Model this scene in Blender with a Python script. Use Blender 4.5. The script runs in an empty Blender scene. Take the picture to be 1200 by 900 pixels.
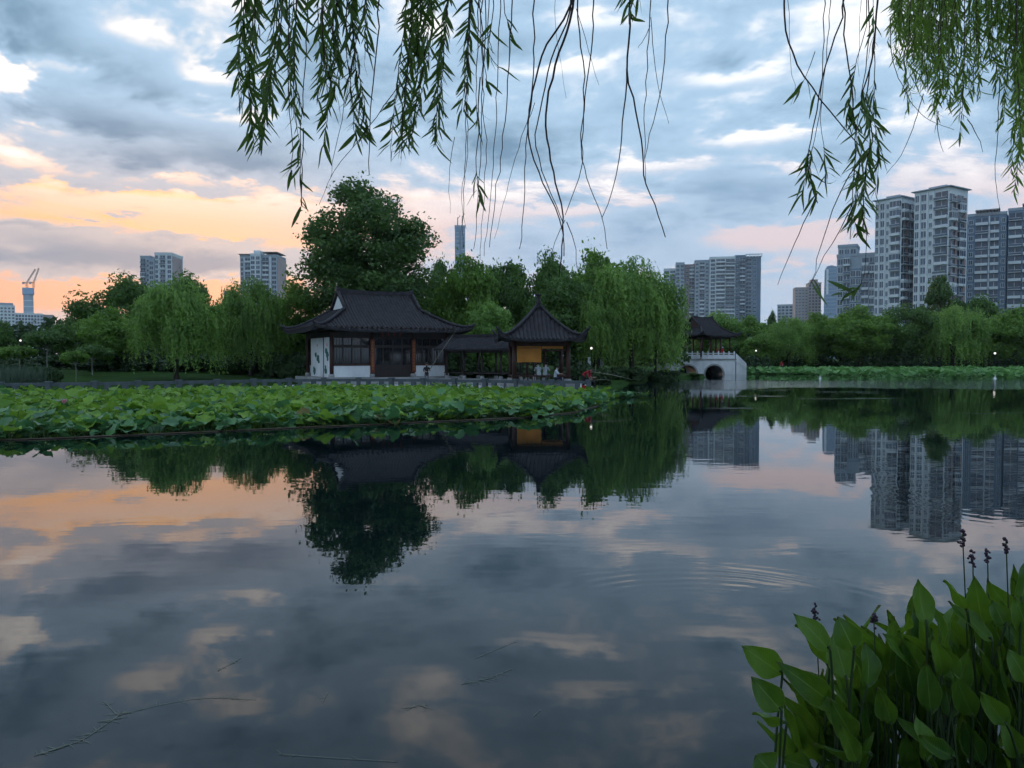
import bpy, math, random
import numpy as np
from mathutils import Vector, Matrix

# ------------------------------------------------------------------ camera
scene = bpy.context.scene
COL = scene.collection
FPX, CXP, CYP = 906.0, 600.0, 450.0          # focal length and centre in photo pixels
HORIZON = 420.0
EYE = 2.5
PITCH = math.atan((CYP - HORIZON) / FPX)
cam_data = bpy.data.cameras.new('camera')
cam_data.sensor_width = 36.0
cam_data.lens = 36.0 * FPX / 1200.0
cam_data.clip_start = 0.05
cam_data.clip_end = 6000.0
cam = bpy.data.objects.new('camera', cam_data)
COL.objects.link(cam)
cam.location = (0, 0, EYE)
cam.rotation_euler = (math.pi / 2 - PITCH, 0, 0)
scene.camera = cam
scene.view_settings.view_transform = 'Standard'
scene.view_settings.look = 'None'
scene.view_settings.gamma = 1.0
scene.view_settings.exposure = 0.5
scene.view_settings.use_curve_mapping = False
scene.cycles.max_bounces = 5
scene.cycles.adaptive_threshold = 0.035
scene.cycles.transparent_max_bounces = 6
scene.cycles.diffuse_bounces = 2
scene.cycles.glossy_bounces = 3
scene.cycles.transmission_bounces = 3
scene.cycles.caustics_reflective = False
scene.cycles.caustics_refractive = False

def ray(px, py):
    c, s = math.cos(PITCH), math.sin(PITCH)
    x = (px - CXP) / FPX
    u = (CYP - py) / FPX
    return Vector((x, c + u * s, -s + u * c))
def at(px, py, Y):                     # world point at depth Y
    d = ray(px, py)
    return Vector((d.x / d.y * Y, Y, EYE + d.z / d.y * Y))
def gnd(px, py, z=0.0):                # world point on a level plane
    d = ray(px, py)
    t = (z - EYE) / d.z
    return Vector((d.x * t, d.y * t, z))
def azel(px, py):
    d = ray(px, py).normalized()
    return math.atan2(d.x, d.y), math.asin(d.z)

# ------------------------------------------------------------------ world
SUN_AZ, SUN_EL = math.radians(-21.0), math.radians(2.6)
world = bpy.data.worlds.new('World')
scene.world = world
world.use_nodes = True
world.cycles.sampling_method = 'MANUAL'
world.cycles.sample_map_resolution = 256
class NT:
    """small helper that writes node trees"""
    def __init__(s, tree):
        s.t = tree
        s.n = tree.nodes
    def new(s, kind, **kw):
        nd = s.n.new(kind)
        for k, v in kw.items():
            setattr(nd, k, v)
        return nd
    def put(s, sock, v):
        if hasattr(v, 'is_output'):
            s.t.links.new(v, sock)
        elif v is not None:
            if sock.type == 'RGBA' and len(v) == 3:
                v = (*v, 1)
            sock.default_value = v
    def m(s, op, a, b=None, c=None, clamp=False):
        nd = s.new('ShaderNodeMath', operation=op, use_clamp=clamp)
        for i, v in enumerate((a, b, c)):
            if v is not None:
                s.put(nd.inputs[i], v)
        return nd.outputs[0]
    def vm(s, op, a, b=None, scale=None):
        nd = s.new('ShaderNodeVectorMath', operation=op)
        s.put(nd.inputs[0], a)
        if b is not None:
            s.put(nd.inputs[1], b)
        if scale is not None:
            s.put(nd.inputs['Scale'], scale)
        return nd.outputs['Value'] if op in ('LENGTH', 'DOT_PRODUCT', 'DISTANCE') else nd.outputs[0]
    def mix(s, f, a, b, blend='MIX'):
        nd = s.new('ShaderNodeMix', data_type='RGBA', blend_type=blend)
        s.put(nd.inputs[0], f); s.put(nd.inputs[6], a); s.put(nd.inputs[7], b)
        return nd.outputs[2]
    def step(s, v, lo, hi):
        nd = s.new('ShaderNodeMapRange', interpolation_type='SMOOTHSTEP')
        s.put(nd.inputs[0], v)
        nd.inputs[1].default_value = lo; nd.inputs[2].default_value = hi
        return nd.outputs[0]
    def noise(s, vec, scale, detail=4, rough=0.5, dist=0.0):
        nd = s.new('ShaderNodeTexNoise', noise_dimensions='3D')
        s.put(nd.inputs['Vector'], vec)
        nd.inputs['Scale'].default_value = scale
        nd.inputs['Detail'].default_value = detail
        nd.inputs['Roughness'].default_value = rough
        nd.inputs['Distortion'].default_value = dist
        return nd.outputs['Fac']
    def xyz(s, x, y, z):
        nd = s.new('ShaderNodeCombineXYZ')
        for i, v in enumerate((x, y, z)):
            s.put(nd.inputs[i], v)
        return nd.outputs[0]
    def sep(s, v):
        nd = s.new('ShaderNodeSeparateXYZ')
        s.put(nd.inputs[0], v)
        return nd.outputs

def srgb(r, g, b):
    f = lambda c: (c / 255 / 12.92) if c / 255 <= 0.04045 else ((c / 255 + 0.055) / 1.055) ** 2.4
    return (f(r), f(g), f(b))

def build_world():
    w = NT(world.node_tree)
    w.n.clear()
    out = w.new('ShaderNodeOutputWorld')
    bg = w.new('ShaderNodeBackground')
    w.t.links.new(bg.outputs[0], out.inputs[0])
    sky = w.new('ShaderNodeTexSky', sky_type='NISHITA')
    sky.sun_disc = False
    sky.sun_elevation = SUN_EL
    sky.sun_rotation = SUN_AZ
    sky.air_density = 1.0
    sky.dust_density = 2.0
    tc = w.new('ShaderNodeTexCoord').outputs['Generated']
    d = w.vm('NORMALIZE', tc)
    x, y, z = w.sep(d)
    zc = w.m('MAXIMUM', z, 0.0)
    el = w.m('ARCSINE', zc)
    az = w.m('ARCTAN2', x, y)
    # cloud deck seen in perspective
    inv = w.m('DIVIDE', 1.0, w.m('ADD', zc, 0.22))
    q = w.xyz(w.m('MULTIPLY', x, inv), w.m('MULTIPLY', y, inv), 0.0)
    q = w.vm('ADD', q, (3.7, 11.3, 2.0))
    big = w.noise(q, 1.2, 2, 0.5)
    sh = w.m('MULTIPLY', w.m('SUBTRACT', big, 0.5), 0.35)
    wq = w.vm('ADD', q, w.xyz(sh, w.m('MULTIPLY', sh, -0.7), 0.0))
    mid = w.noise(w.vm('MULTIPLY', wq, (1.0, 1.15, 1.0)), 3.6, 5, 0.56)
    fine = w.noise(wq, 10.0, 3.5, 0.6)
    field = w.m('ADD', w.m('MULTIPLY', big, 0.7), w.m('ADD', w.m('MULTIPLY', mid, 1.75), w.m('MULTIPLY', fine, 0.62)))
    field = w.m('MULTIPLY', w.m('SUBTRACT', field, 1.535), w.m('ADD', 0.35, w.m('MULTIPLY', w.step(el, 0.06, 0.24), 0.65)))
    field = w.m('ADD', field, w.m('ADD', 0.03, w.m('MULTIPLY', w.step(el, 0.10, 0.24), 0.025)))              # about -0.4 .. 0.4
    # ragged edges for the individual clouds
    ja = w.m('MULTIPLY', w.m('SUBTRACT', mid, 0.5), 0.14)
    jb = w.m('MULTIPLY', w.m('SUBTRACT', fine, 0.5), 0.09)
    azj = w.m('ADD', az, w.m('ADD', ja, jb))
    elj = w.m('ADD', el, w.m('MULTIPLY', w.m('ADD', jb, ja), 0.35))
    pos = w.xyz(azj, elj, 0.0)
    total = field
    for px, py, hw, hh, amt in CLOUDS:
        a0, e0 = azel(px, py)
        u = w.vm('MULTIPLY', w.vm('SUBTRACT', pos, (a0, e0, 0)), (FPX / hw, FPX / hh, 0))
        total = w.m('MULTIPLY_ADD', w.m('POWER', 0.4066, w.vm('DOT_PRODUCT', u, u)), amt, total)
    cover = w.step(total, -0.20, 0.05)
    dens = w.m('MULTIPLY', w.step(total, -0.05, 0.74), w.m('ADD', 0.72, w.m('MULTIPLY', mid, 0.56)))
    # colours: gaps towards the sunset burn orange, elsewhere lilac and white
    dsun = w.m('ABSOLUTE', w.m('SUBTRACT', az, SUN_AZ - 0.12))
    near = w.m('SUBTRACT', 1.0, w.step(dsun, 0.08, 0.52))
    low = w.m('SUBTRACT', 1.0, w.step(el, 0.13, 0.30))
    vlow = w.m('SUBTRACT', 1.0, w.step(el, 0.05, 0.15))
    gap_hi = w.mix(near, (0.58, 0.67, 0.78), (0.74, 0.74, 0.76))
    gap_lo = w.mix(near, (0.64, 0.54, 0.57), (0.95, 0.52, 0.31))
    gap = w.mix(low, gap_hi, gap_lo)
    gap = w.mix(w.m('MULTIPLY', vlow, near), gap, (0.92, 0.41, 0.25))
    # thin glowing streaks inside the warm zone
    sq = w.xyz(w.m('MULTIPLY', az, 2.2), w.m('MULTIPLY', w.m('ADD', el, w.m('MULTIPLY', az, 0.05)), 30.0), 0.0)
    st = w.step(w.noise(sq, 1.6, 3, 0.5, 0.4), 0.52, 0.66)
    st = w.m('MULTIPLY', st, w.m('MULTIPLY', near, w.m('MULTIPLY', w.step(el, 0.09, 0.13), w.m('SUBTRACT', 1.0, w.step(el, 0.19, 0.24)))))
    gap = w.mix(w.m('MULTIPLY', st, 0.75), gap, (1.10, 0.52, 0.17))
    cl_hi = w.mix(dens, (0.36, 0.52, 0.69), (0.125, 0.235, 0.35))
    cl_lo = w.mix(dens, (0.38, 0.50, 0.65), (0.20, 0.32, 0.49))
    cloud = w.mix(low, cl_hi, cl_lo)
    cloud = w.mix(w.m('MULTIPLY', near, low), cloud, w.mix(dens, (0.52, 0.46, 0.47), (0.22, 0.27, 0.36)))
    col = w.mix(cover, gap, cloud)
    # bright torn rims high in the deck
    rim = w.m('MULTIPLY', w.m('SUBTRACT', 1.0, w.step(total, -0.46, -0.06)), w.step(el, 0.15, 0.27))
    col = w.mix(w.m('MULTIPLY', rim, 0.78), col, (1.22, 1.16, 1.08))
    clear = w.vm('SCALE', sky.outputs[0], scale=0.6)
    col = w.vm('SCALE', col, scale=10.0)
    col = w.mix(0.90, clear, col)
    w.put(bg.inputs['Color'], col)
    bg.inputs['Strength'].default_value = 0.1
# individual clouds: direction as seen from the lake shore, half width, half height, density
CLOUDS = [
    (40, 20, 140, 34, 0.26), (150, 40, 52, 13, -0.34), (0, 80, 20, 30, -0.60), (245, 84, 34, 13, -0.55), (75, 78, 30, 8, -0.30),
    (215, 128, 100, 12, -0.36), (60, 132, 120, 20, 0.20), (100, 160, 70, 8, -0.30),
    (215, 190, 95, 24, 0.50), (300, 195, 40, 12, 0.28), (120, 238, 260, 26, -0.44), (300, 255, 120, 28, -0.36),
    (60, 292, 200, 20, 0.52), (250, 305, 70, 12, 0.32), (128, 255, 26, 4, 0.55), (195, 276, 18, 5, 0.4),
    (60, 345, 260, 14, -0.45), (70, 214, 90, 6, 0.30), (230, 226, 70, 5, 0.26), (20, 262, 60, 4, 0.34), (290, 280, 50, 4, 0.26), (255, 338, 40, 18, -0.35),
    (590, 232, 110, 18, -0.42), (700, 240, 80, 9, -0.36), (740, 285, 110, 22, 0.26), (850, 238, 110, 24, 0.34),
    (900, 278, 95, 13, -0.40), (900, 325, 120, 18, -0.12), (850, 88, 55, 11, -0.46), (868, 160, 62, 9, -0.46), (940, 196, 50, 7, -0.36),
    (630, 78, 55, 10, -0.42), (740, 196, 60, 8, -0.36), (500, 40, 50, 14, -0.34), (700, 20, 90, 10, -0.34), (1010, 150, 60, 9, -0.30),
    (640, 160, 90, 18, 0.20), (1130, 215, 100, 26, -0.24), (1010, 105, 70, 14, 0.16), (470, 150, 50, 9, -0.26),
]
build_world()

sun_data = bpy.data.lights.new('sun', 'SUN')
sun_data.energy = 0.4
sun_data.angle = math.radians(0.6)
sun_data.color = (1.0, 0.62, 0.40)
sun = bpy.data.objects.new('sun', sun_data)
COL.objects.link(sun)
_sd = Vector((math.sin(SUN_AZ) * math.cos(SUN_EL), math.cos(SUN_AZ) * math.cos(SUN_EL), math.sin(SUN_EL)))
sun.rotation_euler = (-_sd).to_track_quat('-Z', 'Y').to_euler()
sun.location = _sd * 50

# ------------------------------------------------------------------ helpers
RNG = np.random.default_rng(7)
random.seed(7)

class MB:
    """collects polygons for one mesh"""
    def __init__(s):
        s.v, s.f, s.mi = [], [], []
    def add(s, verts, faces, mi=0):
        o = len(s.v)
        s.v += [tuple(p) for p in verts]
        s.f += [tuple(i + o for i in f) for f in faces]
        s.mi += [mi] * len(faces)
        return s
    def box(s, x0, x1, y0, y1, z0, z1, mi=0):
        v = [(x0, y0, z0), (x1, y0, z0), (x1, y1, z0), (x0, y1, z0), (x0, y0, z1), (x1, y0, z1), (x1, y1, z1), (x0, y1, z1)]
        return s.add(v, [(0, 3, 2, 1), (4, 5, 6, 7), (0, 1, 5, 4), (1, 2, 6, 5), (2, 3, 7, 6), (3, 0, 4, 7)], mi)
    def tube(s, pts, rad, n=6, mi=0, cap=True):
        pts = [Vector(p) for p in pts]
        if not hasattr(rad, '__len__'):
            rad = [rad] * len(pts)
        o = []
        ref = Vector((0.3, 0.9, 0.2))
        for i, p in enumerate(pts):
            a = pts[max(0, i - 1)]; b = pts[min(len(pts) - 1, i + 1)]
            t = (b - a).normalized()
            if abs(t.dot(ref)) > 0.95:
                ref = Vector((1, 0, 0))
            e1 = t.cross(ref).normalized(); e2 = t.cross(e1)
            for k in range(n):
                an = 2 * math.pi * k / n
                o.append(p + (e1 * math.cos(an) + e2 * math.sin(an)) * rad[i])
        f = []
        for i in range(len(pts) - 1):
            for k in range(n):
                k2 = (k + 1) % n
                f.append((i * n + k, i * n + k2, (i + 1) * n + k2, (i + 1) * n + k))
        if cap:
            f.append(tuple(range(n))[::-1])
            f.append(tuple((len(pts) - 1) * n + k for k in range(n)))
        return s.add(o, f, mi)
    def lathe(s, prof, n=12, c=(0, 0, 0), mi=0):
        v = []
        for r, z in prof:
            for k in range(n):
                a = 2 * math.pi * k / n
                v.append((c[0] + r * math.cos(a), c[1] + r * math.sin(a), c[2] + z))
        f = []
        for i in range(len(prof) - 1):
            for k in range(n):
                k2 = (k + 1) % n
                f.append((i * n + k, i * n + k2, (i + 1) * n + k2, (i + 1) * n + k))
        f.append(tuple((len(prof) - 1) * n + k for k in range(n)))
        f.append(tuple(range(n))[::-1])
        return s.add(v, f, mi)
    def mesh(s, name, mats, smooth=False):
        me = bpy.data.meshes.new(name)
        me.from_pydata(s.v, [], s.f)
        if not isinstance(mats, (list, tuple)):
            mats = [mats]
        for m_ in mats:
            me.materials.append(m_)
        if len(mats) > 1:
            me.polygons.foreach_set('material_index', s.mi)
        if smooth:
            me.polygons.foreach_set('use_smooth', [True] * len(s.f))
        me.update()
        return me
    def obj(s, name, mats, parent=None, smooth=False):
        return link(name, s.mesh(name, mats, smooth), parent)

def link(name, data, parent=None, loc=None, rot=None, scale=None):
    o = bpy.data.objects.new(name, data)
    COL.objects.link(o)
    if parent is not None:
        o.parent = parent
    if loc is not None:
        o.location = loc
    if rot is not None:
        o.rotation_euler = rot
    if scale is not None:
        o.scale = scale
    return o
def empty(name, loc=(0, 0, 0), rz=0.0):
    o = link(name, None, None, loc, (0, 0, rz))
    o.empty_display_size = 0.5
    return o
def tag(o, label, cat, group=None, kind=None):
    o['label'] = label
    o['category'] = cat
    if group:
        o['group'] = group
    if kind:
        o['kind'] = kind
    return o
def structure(o, label=None):
    o['kind'] = 'structure'
    if label:
        o['label'] = label
    return o
def np_mesh(name, v, f, mats, smooth=False):
    """v (n,3) float array, f (m,k) int array, one polygon size"""
    me = bpy.data.meshes.new(name)
    v = np.ascontiguousarray(v, dtype=np.float32); f = np.ascontiguousarray(f, dtype=np.int32)
    k = f.shape[1]
    me.vertices.add(len(v)); me.vertices.foreach_set('co', v.ravel())
    me.loops.add(f.size); me.loops.foreach_set('vertex_index', f.ravel())
    me.polygons.add(len(f))
    me.polygons.foreach_set('loop_start', np.arange(0, f.size, k, dtype=np.int32))
    me.polygons.foreach_set('loop_total', np.full(len(f), k, dtype=np.int32))
    if smooth:
        me.polygons.foreach_set('use_smooth', np.ones(len(f), dtype=bool))
    for m_ in (mats if isinstance(mats, (list, tuple)) else [mats]):
        me.materials.append(m_)
    me.update(calc_edges=True)
    me.validate()
    return me

def smooth_line(pts, step=0.03):
    """Catmull-Rom through 3-D points"""
    P = [Vector(p) for p in pts]
    P = [P[0] * 2 - P[1]] + P + [P[-1] * 2 - P[-2]]
    out = []
    for i in range(1, len(P) - 2):
        n = max(2, int((P[i + 1] - P[i]).length / step))
        for k in range(n):
            t_ = k / n
            a, b, c, d = P[i - 1], P[i], P[i + 1], P[i + 2]
            out.append(0.5 * ((2 * b) + (c - a) * t_ + (2 * a - 5 * b + 4 * c - d) * t_ ** 2 + (3 * b - a - 3 * c + d) * t_ ** 3))
    out.append(P[-2])
    return out

# ------------------------------------------------------------------ materials
MATS = {}
def new_mat(name):
    m_ = bpy.data.materials.new(name)
    m_.use_nodes = True
    t = NT(m_.node_tree)
    t.n.clear()
    out = t.new('ShaderNodeOutputMaterial')
    MATS[name] = m_
    return m_, t, out
def surf(name, c1, c2=None, rough=0.7, scale=3.0, metal=0.0, bump=0.0, bscale=20.0, spec=0.4, stretch=(1, 1, 1)):
    """plain surface whose colour wanders between two tones, with a little relief"""
    m_, t, out = new_mat(name)
    p = t.new('ShaderNodeBsdfPrincipled')
    t.t.links.new(p.outputs[0], out.inputs[0])
    co = t.new('ShaderNodeTexCoord').outputs['Object']
    co = t.vm('MULTIPLY', co, stretch)
    if c2 is None:
        c2 = tuple(c * 0.72 for c in c1)
    n1 = t.step(t.noise(co, scale, 5, 0.6), 0.3, 0.7)
    t.put(p.inputs['Base Color'], t.mix(n1, c1, c2))
    p.inputs['Roughness'].default_value = rough
    p.inputs['Metallic'].default_value = metal
    p.inputs['Specular IOR Level'].default_value = spec
    if bump:
        b = t.new('ShaderNodeBump')
        b.inputs['Strength'].default_value = 1.0
        b.inputs['Distance'].default_value = bump
        t.put(b.inputs['Height'], t.noise(co, bscale, 4, 0.6))
        t.t.links.new(b.outputs[0], p.inputs['Normal'])
    return m_
def leafmat(name, c1, c2, trans=0.35, rough=0.5, tcol=None, cs=0.5, spec=0.35):
    """foliage: colour varies leaf by leaf and bough by bough; light passes through"""
    m_, t, out = new_mat(name)
    geo = t.new('ShaderNodeNewGeometry')
    oi = t.new('ShaderNodeObjectInfo')
    r = t.m('FRACT', t.m('ADD', geo.outputs['Random Per Island'], oi.outputs['Random']))
    co = t.new('ShaderNodeTexCoord').outputs['Object']
    n1 = t.noise(co, cs, 2, 0.5)
    f = t.m('ADD', t.m('MULTIPLY', r, 0.6), t.m('MULTIPLY', t.step(n1, 0.3, 0.7), 0.5), clamp=True)
    col = t.mix(f, c1, c2)
    p = t.new('ShaderNodeBsdfPrincipled')
    t.put(p.inputs['Base Color'], col)
    p.inputs['Roughness'].default_value = rough
    p.inputs['Specular IOR Level'].default_value = spec
    tr = t.new('ShaderNodeBsdfTranslucent')
    t.put(tr.inputs[0], t.mix(0.5, col, tcol or tuple(min(1, c * 1.6) for c in c2)))
    mx = t.new('ShaderNodeMixShader')
    mx.inputs[0].default_value = trans
    t.t.links.new(p.outputs[0], mx.inputs[1]); t.t.links.new(tr.outputs[0], mx.inputs[2])
    t.t.links.new(mx.outputs[0], out.inputs[0])
    return m_
def lampmat(name, col, power):
    m_, t, out = new_mat(name)
    e = t.new('ShaderNodeEmission')
    t.put(e.inputs[0], col); e.inputs[1].default_value = power
    t.t.links.new(e.outputs[0], out.inputs[0])
    return m_
def glass(name, col, rough=0.12):
    m_, t, out = new_mat(name)
    p = t.new('ShaderNodeBsdfPrincipled')
    co = t.new('ShaderNodeTexCoord').outputs['Object']
    oi = t.new('ShaderNodeObjectInfo')
    f = t.m('MULTIPLY', t.m('ADD', t.noise(co, 0.6, 2), oi.outputs['Random']), 0.5)
    t.put(p.inputs['Base Color'], t.mix(f, tuple(c * 0.45 for c in col), tuple(c * 1.8 for c in col)))
    p.inputs['Roughness'].default_value = rough
    p.inputs['Specular IOR Level'].default_value = 0.7
    t.t.links.new(p.outputs[0], out.inputs[0])
    return m_

M_GRASS = surf('grass_ground', (0.030, 0.072, 0.014), (0.016, 0.042, 0.009), 0.95, 0.7, bump=0.05, bscale=6, spec=0.05)
M_PAVE = surf('pale_paving', (0.60, 0.60, 0.60), (0.46, 0.47, 0.49), 0.8, 0.8)
M_BANK = surf('bank_earth', (0.045, 0.045, 0.03), (0.02, 0.025, 0.016), 0.95, 0.5, bump=0.05)
M_STONE = surf('grey_stone', (0.095, 0.115, 0.135), (0.055, 0.07, 0.085), 0.75, 2.0, bump=0.004, bscale=30)
M_BASESTONE = surf('pale_stone', (0.36, 0.36, 0.37), (0.24, 0.25, 0.26), 0.8, 1.6)
M_WHITE = surf('white_plaster', (0.74, 0.77, 0.80), (0.58, 0.61, 0.65), 0.85, 0.9, stretch=(1, 1, 0.5))
M_BRIDGE = surf('bridge_stone', (0.78, 0.81, 0.84), (0.56, 0.59, 0.62), 0.85, 0.7, stretch=(1, 1, 0.35))
M_TILE = surf('roof_tile', (0.034, 0.031, 0.040), (0.014, 0.013, 0.018), 0.6, 2.6, spec=0.25)
M_WOOD = surf('dark_red_wood', (0.060, 0.022, 0.016), (0.035, 0.014, 0.011), 0.6, 2.0, stretch=(1, 1, 0.2))
M_WOOD2 = surf('brown_wood', (0.032, 0.022, 0.020), (0.018, 0.013, 0.012), 0.6, 2.0, stretch=(1, 1, 0.2))
M_PANEL = surf('couplet_red', (0.16, 0.035, 0.018), (0.11, 0.022, 0.012), 0.5, 3.0)
M_GOLD = surf('gold_letter', (0.55, 0.28, 0.05), (0.42, 0.2, 0.04), 0.4, 8.0)
M_REDLET = surf('red_letter', (0.30, 0.04, 0.02), (0.22, 0.03, 0.015), 0.5, 6.0)
M_DGLASS = glass('dark_window_glass', (0.012, 0.015, 0.02), 0.06)
M_CURTAIN = surf('ochre_cloth', (0.52, 0.22, 0.045), (0.40, 0.16, 0.035), 0.9, 1.2)
M_TEAL = surf('teal_paint', (0.03, 0.15, 0.14), (0.02, 0.09, 0.10), 0.8, 3)
M_PINK = surf('pink_petal', (0.75, 0.30, 0.36), (0.62, 0.2, 0.28), 0.6, 8)
M_BARK = surf('bark', (0.055, 0.045, 0.035), (0.03, 0.025, 0.02), 0.95, 2.5, bump=0.02, bscale=8, stretch=(1, 1, 0.3))
M_PALEBARK = surf('limewashed_bark', (0.34, 0.34, 0.31), (0.20, 0.20, 0.18), 0.95, 2.5, stretch=(1, 1, 0.4))
M_METAL = surf('dark_metal', (0.05, 0.055, 0.06), None, 0.5, 5, 0.6)
M_LAMP = lampmat('lamp_globe', (1.0, 0.97, 0.9), 1.1)
M_ROD = surf('rod', (0.28, 0.26, 0.2), None, 0.5, 5)

# ------------------------------------------------------------------ land and water
def fade(a, b, x):
    t = np.clip((x - a) / (b - a), 0, 1)
    return t * t * (3 - 2 * t)
# far shore of the lake: (x, y) going left to right; land lies behind it
SHORE = [(-1500, 40), (-60, 40), (-34, 42.5), (-30.2, 45.3), (-23, 48.6), (-14.6, 55.0), (-10, 55.6), (-2.4, 53.2),
         (0, 51.4), (5.6, 50.2), (6.6, 52.5), (8.5, 62), (12, 78), (16.5, 90), (21, 96), (25.5, 101), (26, 110), (27, 126), (30, 129),
         (35, 129), (36.6, 127), (38.5, 122), (44, 127), (60, 130), (90, 132), (130, 131), (1500, 131)]
def shore_y(x):
    xs = [p[0] for p in SHORE]; ys = [p[1] for p in SHORE]
    return np.interp(x, xs, ys)
def dist_shore(X, Y):
    """signed distance to the shore line, positive on land"""
    best = np.full(X.shape, 1e9)
    for (ax, ay), (bx, by) in zip(SHORE[:-1], SHORE[1:]):
        dx, dy = bx - ax, by - ay
        t = np.clip(((X - ax) * dx + (Y - ay) * dy) / (dx * dx + dy * dy), 0, 1)
        best = np.minimum(best, np.hypot(X - ax - t * dx, Y - ay - t * dy))
    return np.where(Y > shore_y(X), best, -best)
def near_edge(x):                        # edge of the bank the photographer stands on
    return np.interp(x, [-40, -6, 0, 3.0, 5.0, 9, 14, 40], [-2, 0.5, 1.2, 1.6, 3.0, 6.5, 8, 9])
def land_z(X, Y):
    d = dist_shore(X, Y)
    far = -1.2 + 1.55 * fade(-1.2, 0.5, d) + 0.8 * fade(6, 34, d) * (X < 16) + 0.5 * fade(5, 20, d) * (X >= 16)
    far = far + 1.5 * fade(40, 140, d)
    nd = near_edge(X) - Y
    nr = -1.2 + 2.1 * fade(-0.9, 0.5, nd)
    return np.where(Y < 15, nr, far)
def terrain():
    xs = np.concatenate([[-2500, -1200, -600, -300, -150, -90], np.arange(-70, -30, 3.0), np.arange(-30, 60, 1.0), np.arange(60, 130, 4.0), [150, 220, 400, 800, 1500, 2500]])
    ys = np.concatenate([[-400, -100, -30, -12], np.arange(-6, 12, 0.5), [14, 20, 30, 38], np.arange(40, 60, 0.5), np.arange(60, 160, 1.0), [170, 200, 260, 400, 700, 1200, 2500]])
    X, Y = np.meshgrid(xs, ys)
    Z = land_z(X, Y)
    Z = Z + (RNG.random(Z.shape) - 0.5) * 0.06
    nx, ny = len(xs), len(ys)
    v = np.stack([X, Y, Z], -1).reshape(-1, 3)
    i = np.arange(nx * ny).reshape(ny, nx)
    f = np.stack([i[:-1, :-1], i[:-1, 1:], i[1:, 1:], i[1:, :-1]], -1).reshape(-1, 4)
    structure(link('ground', np_mesh('ground', v, f, M_GRASS, True)))
terrain()

def water():
    m_, t, out = new_mat('lake_water')
    p = t.new('ShaderNodeBsdfPrincipled')
    t.t.links.new(p.outputs[0], out.inputs[0])
    p.inputs['Base Color'].default_value = (0.002, 0.007, 0.009, 1)
    p.inputs['Roughness'].default_value = 0.015
    p.inputs['IOR'].default_value = 1.34
    co = t.new('ShaderNodeTexCoord').outputs['Object']
    x, y, z = t.sep(co)
    patch = t.noise(t.vm('MULTIPLY', co, (0.05, 0.08, 1)), 1.0, 2, 0.5)       # calm and stirred areas
    calm = t.step(patch, 0.42, 0.68)
    # slow swell everywhere, fine ripples in the stirred areas
    h = t.m('MULTIPLY', t.noise(t.vm('MULTIPLY', co, (0.7, 1.7, 1)), 1.0, 2, 0.5), 0.0017)
    h2 = t.m('MULTIPLY', t.noise(t.vm('MULTIPLY', co, (2.0, 5.5, 1)), 1.0, 2, 0.5), t.m('MULTIPLY', calm, 0.0011))
    h = t.m('ADD', h, h2)
    # wind patch in front of the far bank
    wy = t.m('ADD', y, t.m('MULTIPLY', t.m('SUBTRACT', t.noise(t.vm('MULTIPLY', co, (0.09, 0.05, 1)), 1.0, 3, 0.6), 0.5), 14.0))
    band = t.m('MULTIPLY', t.m('MULTIPLY', t.step(wy, 63, 66), t.m('SUBTRACT', 1.0, t.step(wy, 86, 92))), t.step(t.m('SUBTRACT', x, t.m('MULTIPLY', y, 0.17)), 2, 8))
    # thin streaks of breeze closer in
    sk = t.noise(t.vm('MULTIPLY', co, (0.10, 0.55, 1)), 1.0, 2, 0.5)
    streak = t.m('MULTIPLY', t.step(sk, 0.64, 0.70), t.m('MULTIPLY', t.step(y, 20, 30), t.step(x, 4, 10)))
    wind = t.m('MAXIMUM', band, t.m('MULTIPLY', streak, 0.5))
    h3 = t.m('MULTIPLY', t.noise(t.vm('MULTIPLY', co, (2.2, 3.2, 1)), 1.0, 3, 0.6), t.m('MULTIPLY', wind, 0.050))
    h = t.m('ADD', h, h3)
    # rings left by fish
    patch2 = t.noise(t.vm('MULTIPLY', co, (0.5, 0.5, 1)), 1.0, 2, 0.5)
    def rings(c, r0, wdt, wl, amp, cut=None):
        r = t.m('ADD', t.vm('DISTANCE', co, (c[0], c[1], 0.0)), t.m('MULTIPLY', patch2, 0.5))
        e = t.m('DIVIDE', t.m('SUBTRACT', r, r0), wdt)
        g = t.m('EXPONENT', t.m('MULTIPLY', t.m('MULTIPLY', e, e), -1.0))
        s_ = t.m('SINE', t.m('MULTIPLY', r, 2 * math.pi / wl))
        return t.m('MULTIPLY', t.m('MULTIPLY', g, s_), t.m('MULTIPLY', t.step(t.noise(t.vm('MULTIPLY', co, (0.8, 0.5, 1)), 1.0, 1, 0.5), 0.38, 0.62), amp))
    c1 = gnd(850, 735); h = t.m('MULTIPLY_ADD', rings(c1, 1.9, 0.5, 0.20, 0.00055), t.step(y, 7.3, 8.6), h)
    c2 = gnd(1240, 575); h = t.m('ADD', h, rings(c2, 3.6, 1.0, 0.34, 0.00045))
    b = t.new('ShaderNodeBump')
    b.inputs['Strength'].default_value = 1.0
    b.inputs['Distance'].default_value = 1.0
    t.put(b.inputs['Height'], h)
    t.t.links.new(b.outputs[0], p.inputs['Normal'])
    mb = MB()
    mb.add([(-2500, -60, 0), (2500, -60, 0), (2500, 400, 0), (-2500, 400, 0)], [(0, 1, 2, 3)])
    structure(mb.obj('lake_water', m_))
water()

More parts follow.
